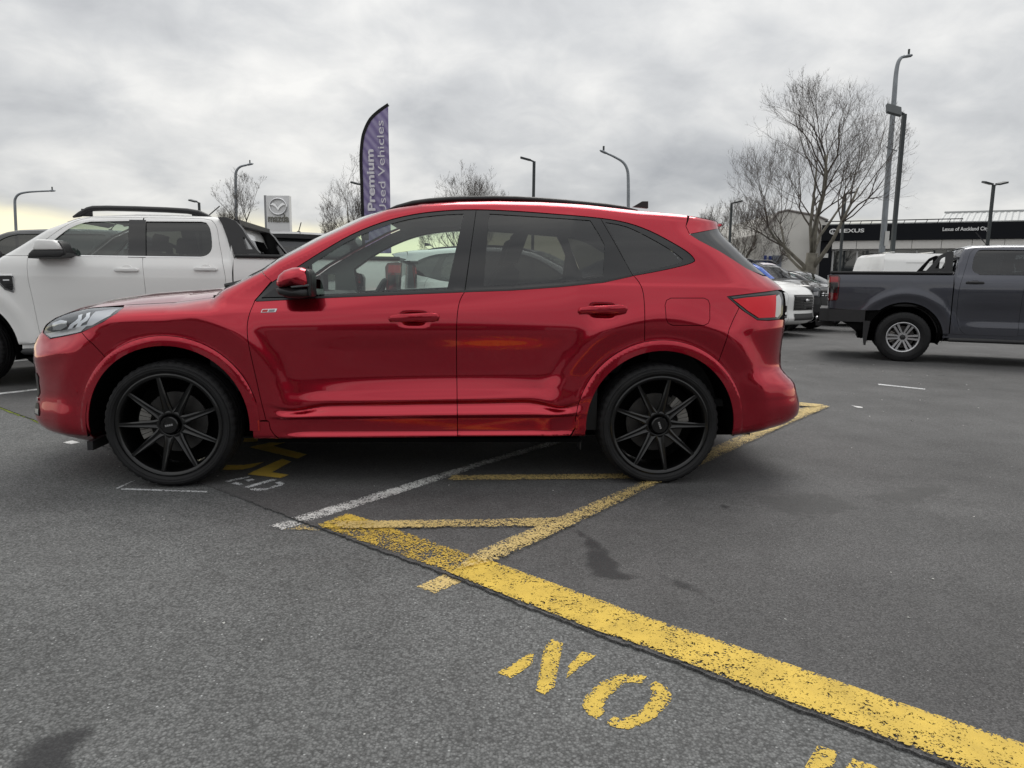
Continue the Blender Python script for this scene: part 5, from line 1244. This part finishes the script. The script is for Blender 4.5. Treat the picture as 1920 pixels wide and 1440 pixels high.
# ------------------------------------------------------------------ pylon sign across the road
def build_pylon():
    Y0 = 45.0; P = lambda u, v: at_depth(u, v, Y0)
    a = P(501, 440); b = P(545, 440); top = P(523, 367)[2]; wd = b[0] - a[0]
    root = thing('pylon_sign', 'tall white pylon sign with silver winged oval emblem and lettering', 'sign', (a[0], Y0, 0), RAD(-4))
    mw = mat('white_sign_panel', (.78, .78, .78), .35, vary=.03)
    MB().box((0, 0, 0), (wd, .35, top)).ob('sign_panel', mw, root)
    MB().box((-.14, .02, 0), (-.003, .34, top + .02)).ob('sign_edge', mat('grey_sign_edge', (.30, .30, .31), .5), root)
    s = wd / 44.0
    def loc(u, v): q = P(u, v); return q[0] - a[0], q[2]
    c = loc(522.5, 387.5); rx, rz = 16 * s, 14.5 * s
    ring = MB(); ring.tube([(c[0] + rx * math.cos(t), -.05, c[1] + rz * math.sin(t)) for t in np.linspace(0, 2 * math.pi, 41)], .055, 8, False); em = ring.ob('emblem_ring', CHROME, root, True)
    wing = MB(); pts = [(-15, 3), (-9, 2), (-4, -1.5), (0, -7), (4, -1.5), (9, 2), (15, 3), (10, 6.5), (5, 4.5), (0, -1.5), (-5, 4.5), (-10, 6.5)]
    wing.prism([(c[0] + x * s, c[1] + y * s) for x, y in pts], -.08, -.02); wing.ob('emblem_wing', CHROME, root)
    me = text_mesh('sign_lettering', 'mazda', 1.0, mat('dark_letter_metal', (.20, .195, .17), .4, metal=.3), .02, .03, 'CENTER'); xs = [v.co.x for v in me.vertices]; k = 40 * s / (max(xs) - min(xs)); q = loc(523, 416)
    o = obj('sign_lettering', me, root); o.rotation_euler = (RAD(90), 0, 0); o.location = (q[0], -.03, q[1]); o.scale = (k, 11.5 * s / .55 * .92, 1)
build_pylon()

# ------------------------------------------------------------------ lamp posts
POLE_D = mat('dark_pole_paint', (.035, .042, .045), .5); POLE_G = mat('galvanised_steel', (.26, .28, .30), .5, metal=.5, vary=.15, vscale=3)
LAMPG = mat('lamp_face', (.45, .43, .36), .4)
def flood(label, u, vt, depth, heads, wide=.10, tilt=10):
    top = at_depth(u, vt, depth); root = thing('flood_light_post', label, 'lamp post', (top[0], depth, 0), 0, 'dark flood light posts')
    h = top[2]; MB().box((-wide / 2, -wide / 2, 0), (wide / 2, wide / 2, h - .05)).ob('pole', POLE_D, root)
    MB().box((-.16, -.16, 0), (.16, .16, .02)).ob('base_plate', POLE_D, root)
    for hd in heads:
        M = Matrix.Translation((hd * .12, -.05, h - .02)) @ Matrix.Rotation(RAD(-hd * 14), 4, 'Y') @ Matrix.Rotation(RAD(tilt), 4, 'X')
        x0, x1 = (0, .36) if hd > 0 else (-.36, 0)
        l = MB().box((x0, -.14, -.03), (x1, .14, .04), M); l.tube([(0, 0, h - .06), tuple(M @ Vector((0, 0, 0)))], .03, 8); o = l.ob('lamp_head', POLE_D, root)
        MB().box((x0 + .03, -.12, -.036), (x1 - .03, .12, -.031), M).ob('lamp_face', LAMPG, o)
flood('dark square lamp post with single flat head rising behind the roof rail', 1001.5, 300, 25, (-1,))
flood('dark lamp post with boxy flood head beside the tall galvanised street lamp', 1696, 210, 18, (-1,), .085, 55)
flood('dark lamp post with twin heads in front of the black fascia lettering', 1863.5, 345, 30, (-1, 1))
flood('thin dark lamp post between the spoiler and the big bare tree', 1372, 379, 35, (1,))
flood('thin dark lamp post behind the branches of the big bare tree', 1585, 362, 34, (1,))
flood('short dark lamp post head just behind the white pickup roof', 373, 378, 38, (-1,))
flood('dark lamp head peeking out beside the purple feather flag', 679, 345, 32, (-1,))
def street(label, path, depth, r0, r1, head=(.5, .12), plate=None):
    pts = [at_depth(u, v, depth) for u, v in path]; b0 = pts[0]; root = thing('street_lamp', label, 'street lamp', (b0[0], depth, 0), 0, 'galvanised street lamps')
    loc = [(p[0] - b0[0], 0, p[2]) for p in pts]
    fullp = [(loc[0][0], 0, 0)] + [(q[0], 0, q[1]) for q in smooth_line([(p[0], p[2]) for p in loc], 6)]
    n = len(fullp); MB().tube(fullp, [r0 + (r1 - r0) * min(1, i / n * 1.2) for i in range(n)], 10).ob('pole', POLE_G, root, True)
    MB().tube([(loc[0][0], 0, 0), (loc[0][0], 0, 1.0)], r0 * 1.25, 10).ob('base', POLE_G, root, True)
    a = Vector(fullp[-1]); d = (a - Vector(fullp[-3])).normalized(); 
    lm = MB(); lm.tube([a - d * .05, a + d * head[0] * .3, a + d * head[0] * .8, a + d * head[0]], [.05, head[1], head[1] * .9, .03], 8, True, .5); lm.ob('lamp_head', POLE_G, root, True)
    q = a + d * head[0] * .5; MB().tube([q + Vector((0, 0, .03)), q + Vector((0, 0, head[1] + .12))], .04, 8).ob('photo_cell', POLE_D, root)
    return root, loc
r_, l_ = street('tall galvanised street lamp with short arm beside the big bare tree', [(1650, 505), (1658, 420), (1667, 300), (1676, 190), (1680, 140), (1684, 118), (1690, 108), (1696, 106)], 28, .12, .06, (.3, .12))
q0 = at_depth(1650, 505, 28); 
def rel(u, v): p = at_depth(u, v, 28); return p[0] - q0[0], p[2]
x0, z0 = rel(1657, 434); MB().box((x0 - .02, -.2, z0 - .55), (x0 + .13, -.16, z0)).ob('pole_sign', mat('white_plate', (.6, .6, .58), .5), r_)
x0, z0 = rel(1665, 280); MB().tube([(x0 - .15, -.1, z0 + .08), (x0 + .3, -.1, z0 - .08)], .02, 6).ob('pole_bracket', POLE_G, r_)
street('slim curved street lamp arching left behind the red car roof', [(1178, 400), (1178, 340), (1176, 318), (1168, 304), (1152, 294), (1139, 288)], 30, .07, .045, (.35, .11))
street('curved street lamp beside the white pylon sign and small bare tree', [(443.5, 440), (442, 340), (443, 322), (450, 313), (462, 309.5)], 45, .10, .06, (.45, .13))
street('street lamp with long curved arm beyond the far pickup roof', [(30, 430), (28, 385), (29, 372), (36, 364), (50, 360.5), (70, 359), (92, 358)], 45, .09, .05, (.4, .12))

# ------------------------------------------------------------------ bare trees
BARK = mat('grey_bark', (.15, .138, .112), .9, vary=.35, vscale=5, bump=.6, bscale=18); TWIG = mat('dark_twigs', (.075, .060, .050), .9, vary=.2)
def tree(label, u, vb, depth, vtop, halfw_px, seed, levels=5, trunk_r=.2, name='bare_tree', fork=None, dens=1.0):
    r = random.Random(seed); base = at_depth(u, vb, depth); top = at_depth(u, vtop, depth); H_ = top[2]; W_ = halfw_px * depth / F
    root = thing(name, label, 'tree', (base[0], depth, 0), 0, 'bare winter trees')
    tr = MB(); cr = MB(); fork = fork or H_ * .24
    def branch(p, d, L, rad, lev):
        n = 5 if lev < 3 else 4; pts = [Vector(p)]; rr = [rad]; dd = Vector(d).normalized(); ends = []
        for i in range(n):
            dd = (dd + Vector((r.gauss(0, .125), r.gauss(0, .125), r.gauss(.06, .085))) * (1 + .2 * lev)).normalized()
            q = pts[-1] + dd * L / n
            pts.append(q); rr.append(rad * (1 - .62 * (i + 1) / n)); ends.append((q.copy(), dd.copy(), rr[-1]))
        tgt = tr if lev <= 1 else cr
        tgt.tube(pts, rr, 7 if lev <= 1 else (5 if lev == 2 else 3), lev <= 1)
        if lev >= levels: return
        kids = {1: 6, 2: 6, 3: 5, 4: 4}.get(lev, 3)
        kids = max(2, int(kids * dens + r.random()))
        for k in range(kids):
            t = r.uniform(.25, 1.0) if k < kids - 1 else 1.0; i = min(n - 1, int(t * n)); q, d0, rd = ends[i]
            ax = Vector((r.gauss(0, 1), r.gauss(0, 1), r.gauss(0, .6))).normalized(); side = d0.cross(ax)
            if side.length < .1: continue
            ang = r.uniform(.32, .85) if k < kids - 1 else r.uniform(.05, .3)
            nd = (d0 * math.cos(ang) + side.normalized() * math.sin(ang)); nd.z += .12
            nl = L * r.uniform(.48, .74)
            e = q + nd.normalized() * nl; ex = (e.x / (W_ * 1.05)) ** 2 + (e.y / (W_ * 1.05)) ** 2; ez = (e.z - H_ * .55) / (H_ * .48)
            if ex + ez * ez > 1.15: nl *= .5
            branch(q, nd, nl, max(rd * r.uniform(.45, .68), .0026 * depth / 25), lev + 1)
    trunk = [Vector((0, 0, -.05)), Vector((0, 0, .25)), Vector((r.gauss(0, .03), 0, fork * .6)), Vector((r.gauss(0, .05), 0, fork))]
    tr.tube(trunk, [trunk_r * 1.35, trunk_r * 1.05, trunk_r * .95, trunk_r * .9], 10)
    nl = 6 if W_ > 1.6 else 5
    for k in range(nl):
        a = 2 * math.pi * k / nl + r.uniform(-.3, .3); out = r.uniform(.6, 1.3) if k else .1
        d = Vector((math.cos(a) * out, math.sin(a) * out, r.uniform(.5, 1.05)))
        st = trunk[-1] + Vector((0, 0, -r.uniform(0, fork * .35)))
        Lb = min(W_ * .95 / max(.25, out / math.hypot(out, .8)), (H_ - fork) * .72) * r.uniform(.72, .95)
        branch(st, d, Lb, trunk_r * r.uniform(.30, .44), 1)
    branch(trunk[-1], Vector((.03, 0, 1)), (H_ - fork) * .62, trunk_r * .5, 1)
    tr.ob('trunk', BARK, root, True); o = cr.ob('crown', TWIG, root, False)
    return root
tree('large bare winter tree with lichen-grey trunk beside the tall street lamp', 1520, 505, 25, 172, 150, 11, 5, .21, fork=2.3, dens=1.15)
tree('small bare tree beside the white pylon sign', 457, 440, 40, 335, 42, 5, 5, .12, fork=2.2, dens=1.15)
tree('bare tree standing just left of the purple feather flag pole', 650, 430, 34, 308, 44, 22, 5, .12, fork=1.8, dens=1.15)
tree('bare tree top showing above the front of the red car roof', 880, 430, 42, 340, 84, 9, 5, .15, fork=2.0, dens=1.15)
tree('low bare tree behind the spoiler against the yellow horizon', 1385, 470, 44, 380, 84, 31, 5, .14, fork=1.4, dens=1.15)

# ------------------------------------------------------------------ black-fascia showroom and white gable wall
def build_showroom():
    A = at_depth(1536, 500, 42.); Bp = at_depth(1920, 500, 37.8); d = Bp[:2] - A[:2]; yaw = math.atan2(d[1], d[0]); fr = Frame((A[0], A[1], 0), yaw)
    root = thing('showroom', 'long low showroom with black fascia, white lettering and tall glass front', 'building', (A[0], A[1], 0), yaw)
    X = lambda u, v=470: float(fr.plane([(u, v)], 0.0)[0, 0]); Z = lambda u, v: float(fr.plane([(u, v)], 0.0)[0, 2])
    ft = Z(1700, 419); fb = Z(1700, 449.5); pb = Z(1700, 466); LEN = X(1920) * 1.9
    blk = mat('black_cladding', (.006, .007, .010), .5, vary=.1, vscale=1.0, spec=.15); wht = mat('white_cladding', (.68, .66, .63), .45, vary=.04); fl = mat('roof_steel', (.42, .43, .43), .45, metal=.3)
    MB().box((0, 0, fb), (LEN, 1.2, ft)).ob('fascia', blk, root)
    MB().box((-.02, .25, 0), (X(1559), .55, fb - .005)).ob('entry_wall', blk, root)
    MB().box((X(1547) - .18, .22, Z(1547, 483)), (X(1547) + .18, .248, Z(1547, 475))).ob('wall_notice', mat('white_plate', (.6, .6, .58), .5), root)
    seams = [X(1559), X(1605), X(1656), X(1709), X(1764.6), X(1822), X(1883)]; st = seams[-1] - seams[-2]
    while seams[-1] < LEN - st: seams.append(seams[-1] + st)
    for a, b in zip(seams[:-1], seams[1:]): MB().box((a + .012, .12, pb), (b - .012, .30, fb - .012)).ob('soffit_panel', wht, root)
    gl = mat('showroom_glass', (.02, .024, .026), .03, spec=.8, coat=1.0)
    mull = mat('white_mullion', (.55, .55, .54), .4)
    xs = [X(1562), X(1608), X(1650), X(1662)]; p = X(1722) - X(1664)
    while xs[-1] < LEN - p: xs.append(xs[-1] + p)
    for a, b in zip(xs[:-1], xs[1:]):
        w = MB().box((a + .05, .50, .15), (b - .05, .53, pb - .08)).ob('window', gl, root)
        MB().box((a - .05, .42, 0), (a + .05, .6, pb - .002)).ob('mullion', mull, root)
    MB().box((X(1559), .42, pb - .078), (LEN, .6, pb - .004)).ob('window_head', mull, root)
    MB().box((0, .9, 0), (LEN, 18, fb - .02)).ob('building_core', mat('dark_interior', (.02, .02, .02), .8), root)
    # railing on the roof edge
    rl = MB(); za, x1 = ft, X(1803)
    rt = MB().box((.1, .60, ft + .22), (x1, .66, ft + .27)).ob('roof_rail_bar', blk, root)
    k = .3
    while k < x1: MB().tube([(k, .62, ft), (k + .08, .62, ft + .22)], .018, 5).ob('rail_post', blk, root); k += .55
    MB().box((.1, 1.3, ft - .05), (LEN, 1.4, ft + .16)).ob('parapet', fl, root)
    # ribbed roof behind
    rib = MB(); x0 = X(1757); zt = Z(1840, 398) * 1.06; n = int((LEN - x0) / .16); v = []
    for i in range(n * 2 + 1):
        x = x0 + i * .08; h = .03 if (i % 4) in (0, 1) else 0
        v += [(x + .0, 2.6, ft - .1 + h), (x + .9, 7.5, zt + .35 + h)]
    rib.add(v, [(2 * i, 2 * i + 2, 2 * i + 3, 2 * i + 1) for i in range(n * 2)]); rib.ob('ribbed_roof', fl, root)
    MB().box((x0 + .9, 7.4, zt + .3), (LEN, 7.6, zt + .45)).ob('roof_ridge', fl, root)
    # lettering and emblem
    wt = mat('white_letters', (.8, .8, .8), .4)
    def put(s, u0, u1, v0, v1, bold, sh=0.0):
        me = text_mesh('fascia_lettering', s, 1.0, wt, bold, .02, shear=sh); xx = [q.co.x for q in me.vertices]; x_0, x_1 = X(u0, v1), X(u1, v1); zb = Z(u0, v1); k = (x_1 - x_0) / (max(xx) - min(xx))
        o = obj('fascia_lettering', me, root); o.rotation_euler = (RAD(90), 0, 0); o.location = (x_0 - min(xx) * k, -.03, zb); o.scale = (k, (Z(u0, v0) - zb) / .70, 1)
    put('LEXUS', 1574, 1620, 429.5, 436.2, .025); put('Lexus of Auckland City', 1767, 1853.5, 426.5, 433, .022)
    c = (X(1562.5, 434.5), Z(1562.5, 434.5)); s = X(1569) - X(1562.5)
    MB().tube([(c[0] + s * math.cos(t), -.03, c[1] + s * .72 * math.sin(t)) for t in np.linspace(0, 2 * math.pi, 33)], .035, 6, False).ob('emblem_ring', wt, root)
    MB().prism([(c[0] - s * .1, c[1] + s * .65), (c[0] + s * .08, c[1] + s * .65), (c[0] - s * .28, c[1] - s * .1), (c[0] + s * .75, c[1] - s * .1), (c[0] + s * .68, c[1] - s * .28), (c[0] - s * .55, c[1] - s * .28)], -.05, -.01).ob('emblem_letter', wt, root)
build_showroom()
def build_gable():
    Y0 = 43.0; P = lambda u, v: at_depth(u, v, Y0); o = P(1428, 490)
    root = thing('gable_building', 'pale rendered building with low gable end beside the black-fascia showroom', 'building', (o[0], Y0, 0))
    poly = [(P(u, v)[0] - o[0], P(u, v)[2]) for u, v in ((1428, 438), (1432, 433), (1459, 399), (1476, 395), (1530, 405), (1552, 414))]
    x1 = poly[-1][0]; poly = [(0, 0)] + poly + [(x1, 0)]
    MB().prism(poly, 0, 14).ob('wall', mat('pale_render', (.66, .64, .60), .9, vary=.06, vscale=1.2, bump=.2, bscale=6), root)
    ed = MB(); 
    for (a, b) in zip(poly[2:-2], poly[3:-1]): ed.tube([(a[0], -.02, a[1] + .03), (b[0], -.02, b[1] + .03)], .07, 6)
    ed.ob('roof_edge', mat('roof_flashing', (.22, .20, .19), .6), root)
    bp = mat('blue_panel', (.03, .06, .25), .5); gp = mat('grey_panel', (.22, .24, .28), .5)
    for u0, u1, v0, m_ in ((1432, 1436.5, 479, bp), (1441, 1446, 480, bp), (1448, 1465, 479, gp)):
        a = P(u0, v0); c = P(u1, v0); MB().box((a[0] - o[0], -.12, 0), (c[0] - o[0], -.03, a[2])).ob('wall_panel', m_, root)
build_gable()
def build_far():
    Y0 = 60.0; P = lambda u, v: at_depth(u, v, Y0); o = P(1384, 490)
    root = thing('distant_building', 'small distant building with dark glass and flat pale roof against yellow sky', 'building', (o[0], Y0, 0))
    w = P(1428, 490)[0] - o[0]; zt = P(1400, 466)[2]
    MB().box((0, 0, 0), (w, 8, zt)).ob('wall', mat('dark_glazing', (.03, .035, .035), .25), root)
    MB().box((-.4, -.6, zt), (w + .3, 8.3, zt + .55)).ob('roof', mat('grey_flat_roof', (.28, .29, .30), .7), root)
    for k in range(4): MB().box((w * k / 4 + .05, -.08, .1), (w * k / 4 + .25, -.01, zt - .05)).ob('mullion', mat('pale_mullion', (.45, .45, .45), .5), root)
    MB().box((w * .15, 1, zt + .56), (w * .9, 6, zt + 1.3)).ob('roof_plant', mat('grey_flat_roof', (.28, .29, .30), .7), root)
build_far()

# ------------------------------------------------------------------ white panel van
def build_van():
    Y0 = 17.0; P = lambda u, v: at_depth(u, v, Y0); a = P(1657, 560); fb = P(1660, 474)[2]
    root = thing('white_van', 'white panel van parked beyond the slate pickup bed', 'van', (a[0], Y0 + 1.0, 0), RAD(-4))
    H_ = fb
    per_ = [(0.02, .55), (-.02, .7), (0.0, 1.2), (.06, H_ - .25), (.09, H_ - .06), (.17, H_), (3.9, H_ - .02), (4.15, H_ - .2), (4.75, 1.15), (5.25, .98), (5.35, .7), (5.3, .4)]
    fld = lambda x, z: np.interp(np.asarray(z, float), [.3, .6, 1.0, 1.4, H_ - .15, H_], [.94, .98, .98, .95, .84, .74]) + 0 * np.asarray(x, float) - .25 * np.clip((np.asarray(x, float) - 4.7) / .7, 0, 1) ** 2
    low = [(5.3, .35), (4.9, .35)] + [(4.5 + .40 * math.cos(RAD(t)), .35 + .40 * math.sin(RAD(t))) for t in range(0, 181, 15)] + [(1.5, .35)] + [(1.1 + .40 * math.cos(RAD(t)), .35 + .40 * math.sin(RAD(t))) for t in range(0, 181, 15)] + [(.1, .35)]
    pan = [(.55, 1.25), (.58, H_ - .22), (2.4, H_ - .20), (2.45, 1.25)]; pan2 = [(2.6, .55), (2.6, H_ - .2), (3.6, H_ - .2), (3.6, .55)]
    cabw = [(3.75, 1.22), (3.75, H_ - .25), (4.05, H_ - .28), (4.6, 1.22)]
    both('body_side', per_ + low, fld, WHITE, root, holes=[pan, cabw], g=(.12, .08))
    both('side_panel', pan, fld, WHITE, root, off=-.012, g=(.15, .1)); both('cab_window', cabw, fld, GL_DARK, root, off=-.01, g=(.1, .1), rim=0)
    both('door_seam', [(2.62, .55), (2.62, H_ - .19), (2.632, H_ - .19), (2.632, .55)], fld, TRIM, root, off=.002, inset=0)
    def skin(nm, l, bow, crown, m): v, f = wrap(fld, l, bow, crown); obj(nm, mesh_data(nm, v, f, m, True), root)
    skin('rear_doors', per_[:6], -.04, 0, WHITE); skin('roof', per_[5:8], 0, .04, WHITE); skin('windscreen', per_[7:9], .1, .02, GL_DARK); skin('bonnet', per_[8:10], .08, .03, WHITE); skin('front_face', per_[9:12], .1, 0, TRIM)
    for k in range(4): MB().box((.35 + k * .9, -.6, H_ + .035), (.40 + k * .9, .6, H_ + .048)).ob('roof_rib', WHITE, root)
    MB().box((.1, -.8, .3), (5.2, .8, .42)).ob('underbody', SHELL, root)
    ty = tyre_mesh('tyre', .34, .21, .2, 48)
    for x in (1.1, 4.5):
        for s in (-1, 1):
            w = MB().lathe([(-.09, .20), (-.08, .17), (-.06, .10), (-.075, .05), (-.075, .001)], 24).ob('wheel', RIMSIL, root, True); w.location = (x, s * .86, .34)
            if s > 0: w.rotation_euler = (0, 0, math.pi)
            obj('tyre', ty, w)
build_van()

# ------------------------------------------------------------------ other parked cars
SK = ('cap_lettering', 'parking_sensor', 'number_plate')
def suv(label, loc, yaw, paint, extra=None):
    sw = {'red_pearl_paint': paint, 'badge_red': SILVER, 'clear_green_glass': GL_TINT}
    if extra: sw.update(extra)
    return copy_thing(red_suv, label, (loc[0], loc[1], SLAB), yaw, sw, 'SUVs parked around the lot', skip=SK)
def nose(u, depth, a, half):                         # nose centre seen at pixel column u: car origin for a car whose front points (cos a, sin a)
    x = (u - 960) * depth / F; return (x - half * math.cos(a), depth - half * math.sin(a))
def named(o, n): o.name = n; return o
named(suv('white SUV seen through the red car front window', (.15, 10.3), RAD(172), WHITE), 'white_suv')
named(suv('dark grey SUV seen through the red car rear door window', (1.9, 12.6), RAD(8), DKGREY), 'grey_suv')
a = RAD(-45); ca, sa = math.cos(a), math.sin(a)
def truck(label, loc, yaw, paint, src, old, extra=None):
    sw = {old: paint, 'truck_door_glass': GL_DARK, 'windscreen_glass': GL_TINT}
    if extra: sw.update(extra)
    return copy_thing(src, label, (loc[0], loc[1], SLAB), yaw, sw, 'pickup trucks on the lot')
named(suv('white SUV with black slatted grille nosing out behind the red car tail', (6.62 - 2.4 * ca, 16.3 - 2.4 * sa), math.pi + a, WHITE), 'white_suv').scale = (1.08, 1.08, 1.2)
o = named(truck('blue pickup with black bonnet and bright bar grille beside the slate pickup tail', (8.25 - 2.5 * ca, 18.4 - 2.5 * sa), math.pi + a, BLUEP, white_pickup, 'white_paint'), 'blue_pickup')
for ch in o.children:
    if ch.name.split('.')[0] in ('bonnet', 'front_fender', 'grille_bar'):
        ch.material_slots[0].link = 'OBJECT'; ch.material_slots[0].material = CHROME if ch.name.startswith('grille') else BLACKP
named(suv('charcoal SUV in the angled row in front of the big bare tree', (10.6 - 2.3 * ca, 20.9 - 2.3 * sa), math.pi + a, DKGREY), 'charcoal_suv')
a2 = RAD(-12); named(suv('white SUV parked side-on beyond the angled row, near the tree trunk', (12.2 - 2.3 * math.cos(a2), 25.0 - 2.3 * math.sin(a2)), math.pi + a2, WHITE), 'white_suv')
th = RAD(122); cx, cy = -3.45, 11.1
named(truck('dark grey pickup seen from behind with its aerial, below the pylon sign', (cx, cy), th + math.pi, DKGREY, white_pickup, 'white_paint', {'satin_black_plastic': TRIM}), 'grey_pickup')
named(truck('grey pickup parked on the far side of the white pickup windscreen', (-6.55, 10.75), RAD(8), DKGREY, slate_pickup, 'slate_metallic_paint'), 'grey_pickup')

# ------------------------------------------------------------------ unseen low building added behind the camera to darken the red car's door reflections
def build_behind():
    root = thing('reflection_building', 'unseen long low dark building added for reflections in the red car doors', 'building', (0, -21, 0), math.pi)
    MB().box((-30, 0, 0), (30, 12, 3.9)).ob('wall', mat('dark_reflected_wall', (.06, .06, .065), .7), root)
    MB().box((-30.3, -.5, 3.9), (30.3, 12.3, 4.25)).ob('roof', mat('grey_flat_roof', (.28, .29, .30), .7), root)
    for k in range(9):
        MB().box((-27 + k * 6.2, -.06, .1), (-23 + k * 6.2, -.01, 2.8)).ob('roller_door' if k % 2 else 'window', mat('pale_roller_door', (.35, .36, .37), .6) if k % 2 else mat('showroom_glass'), root)
build_behind()
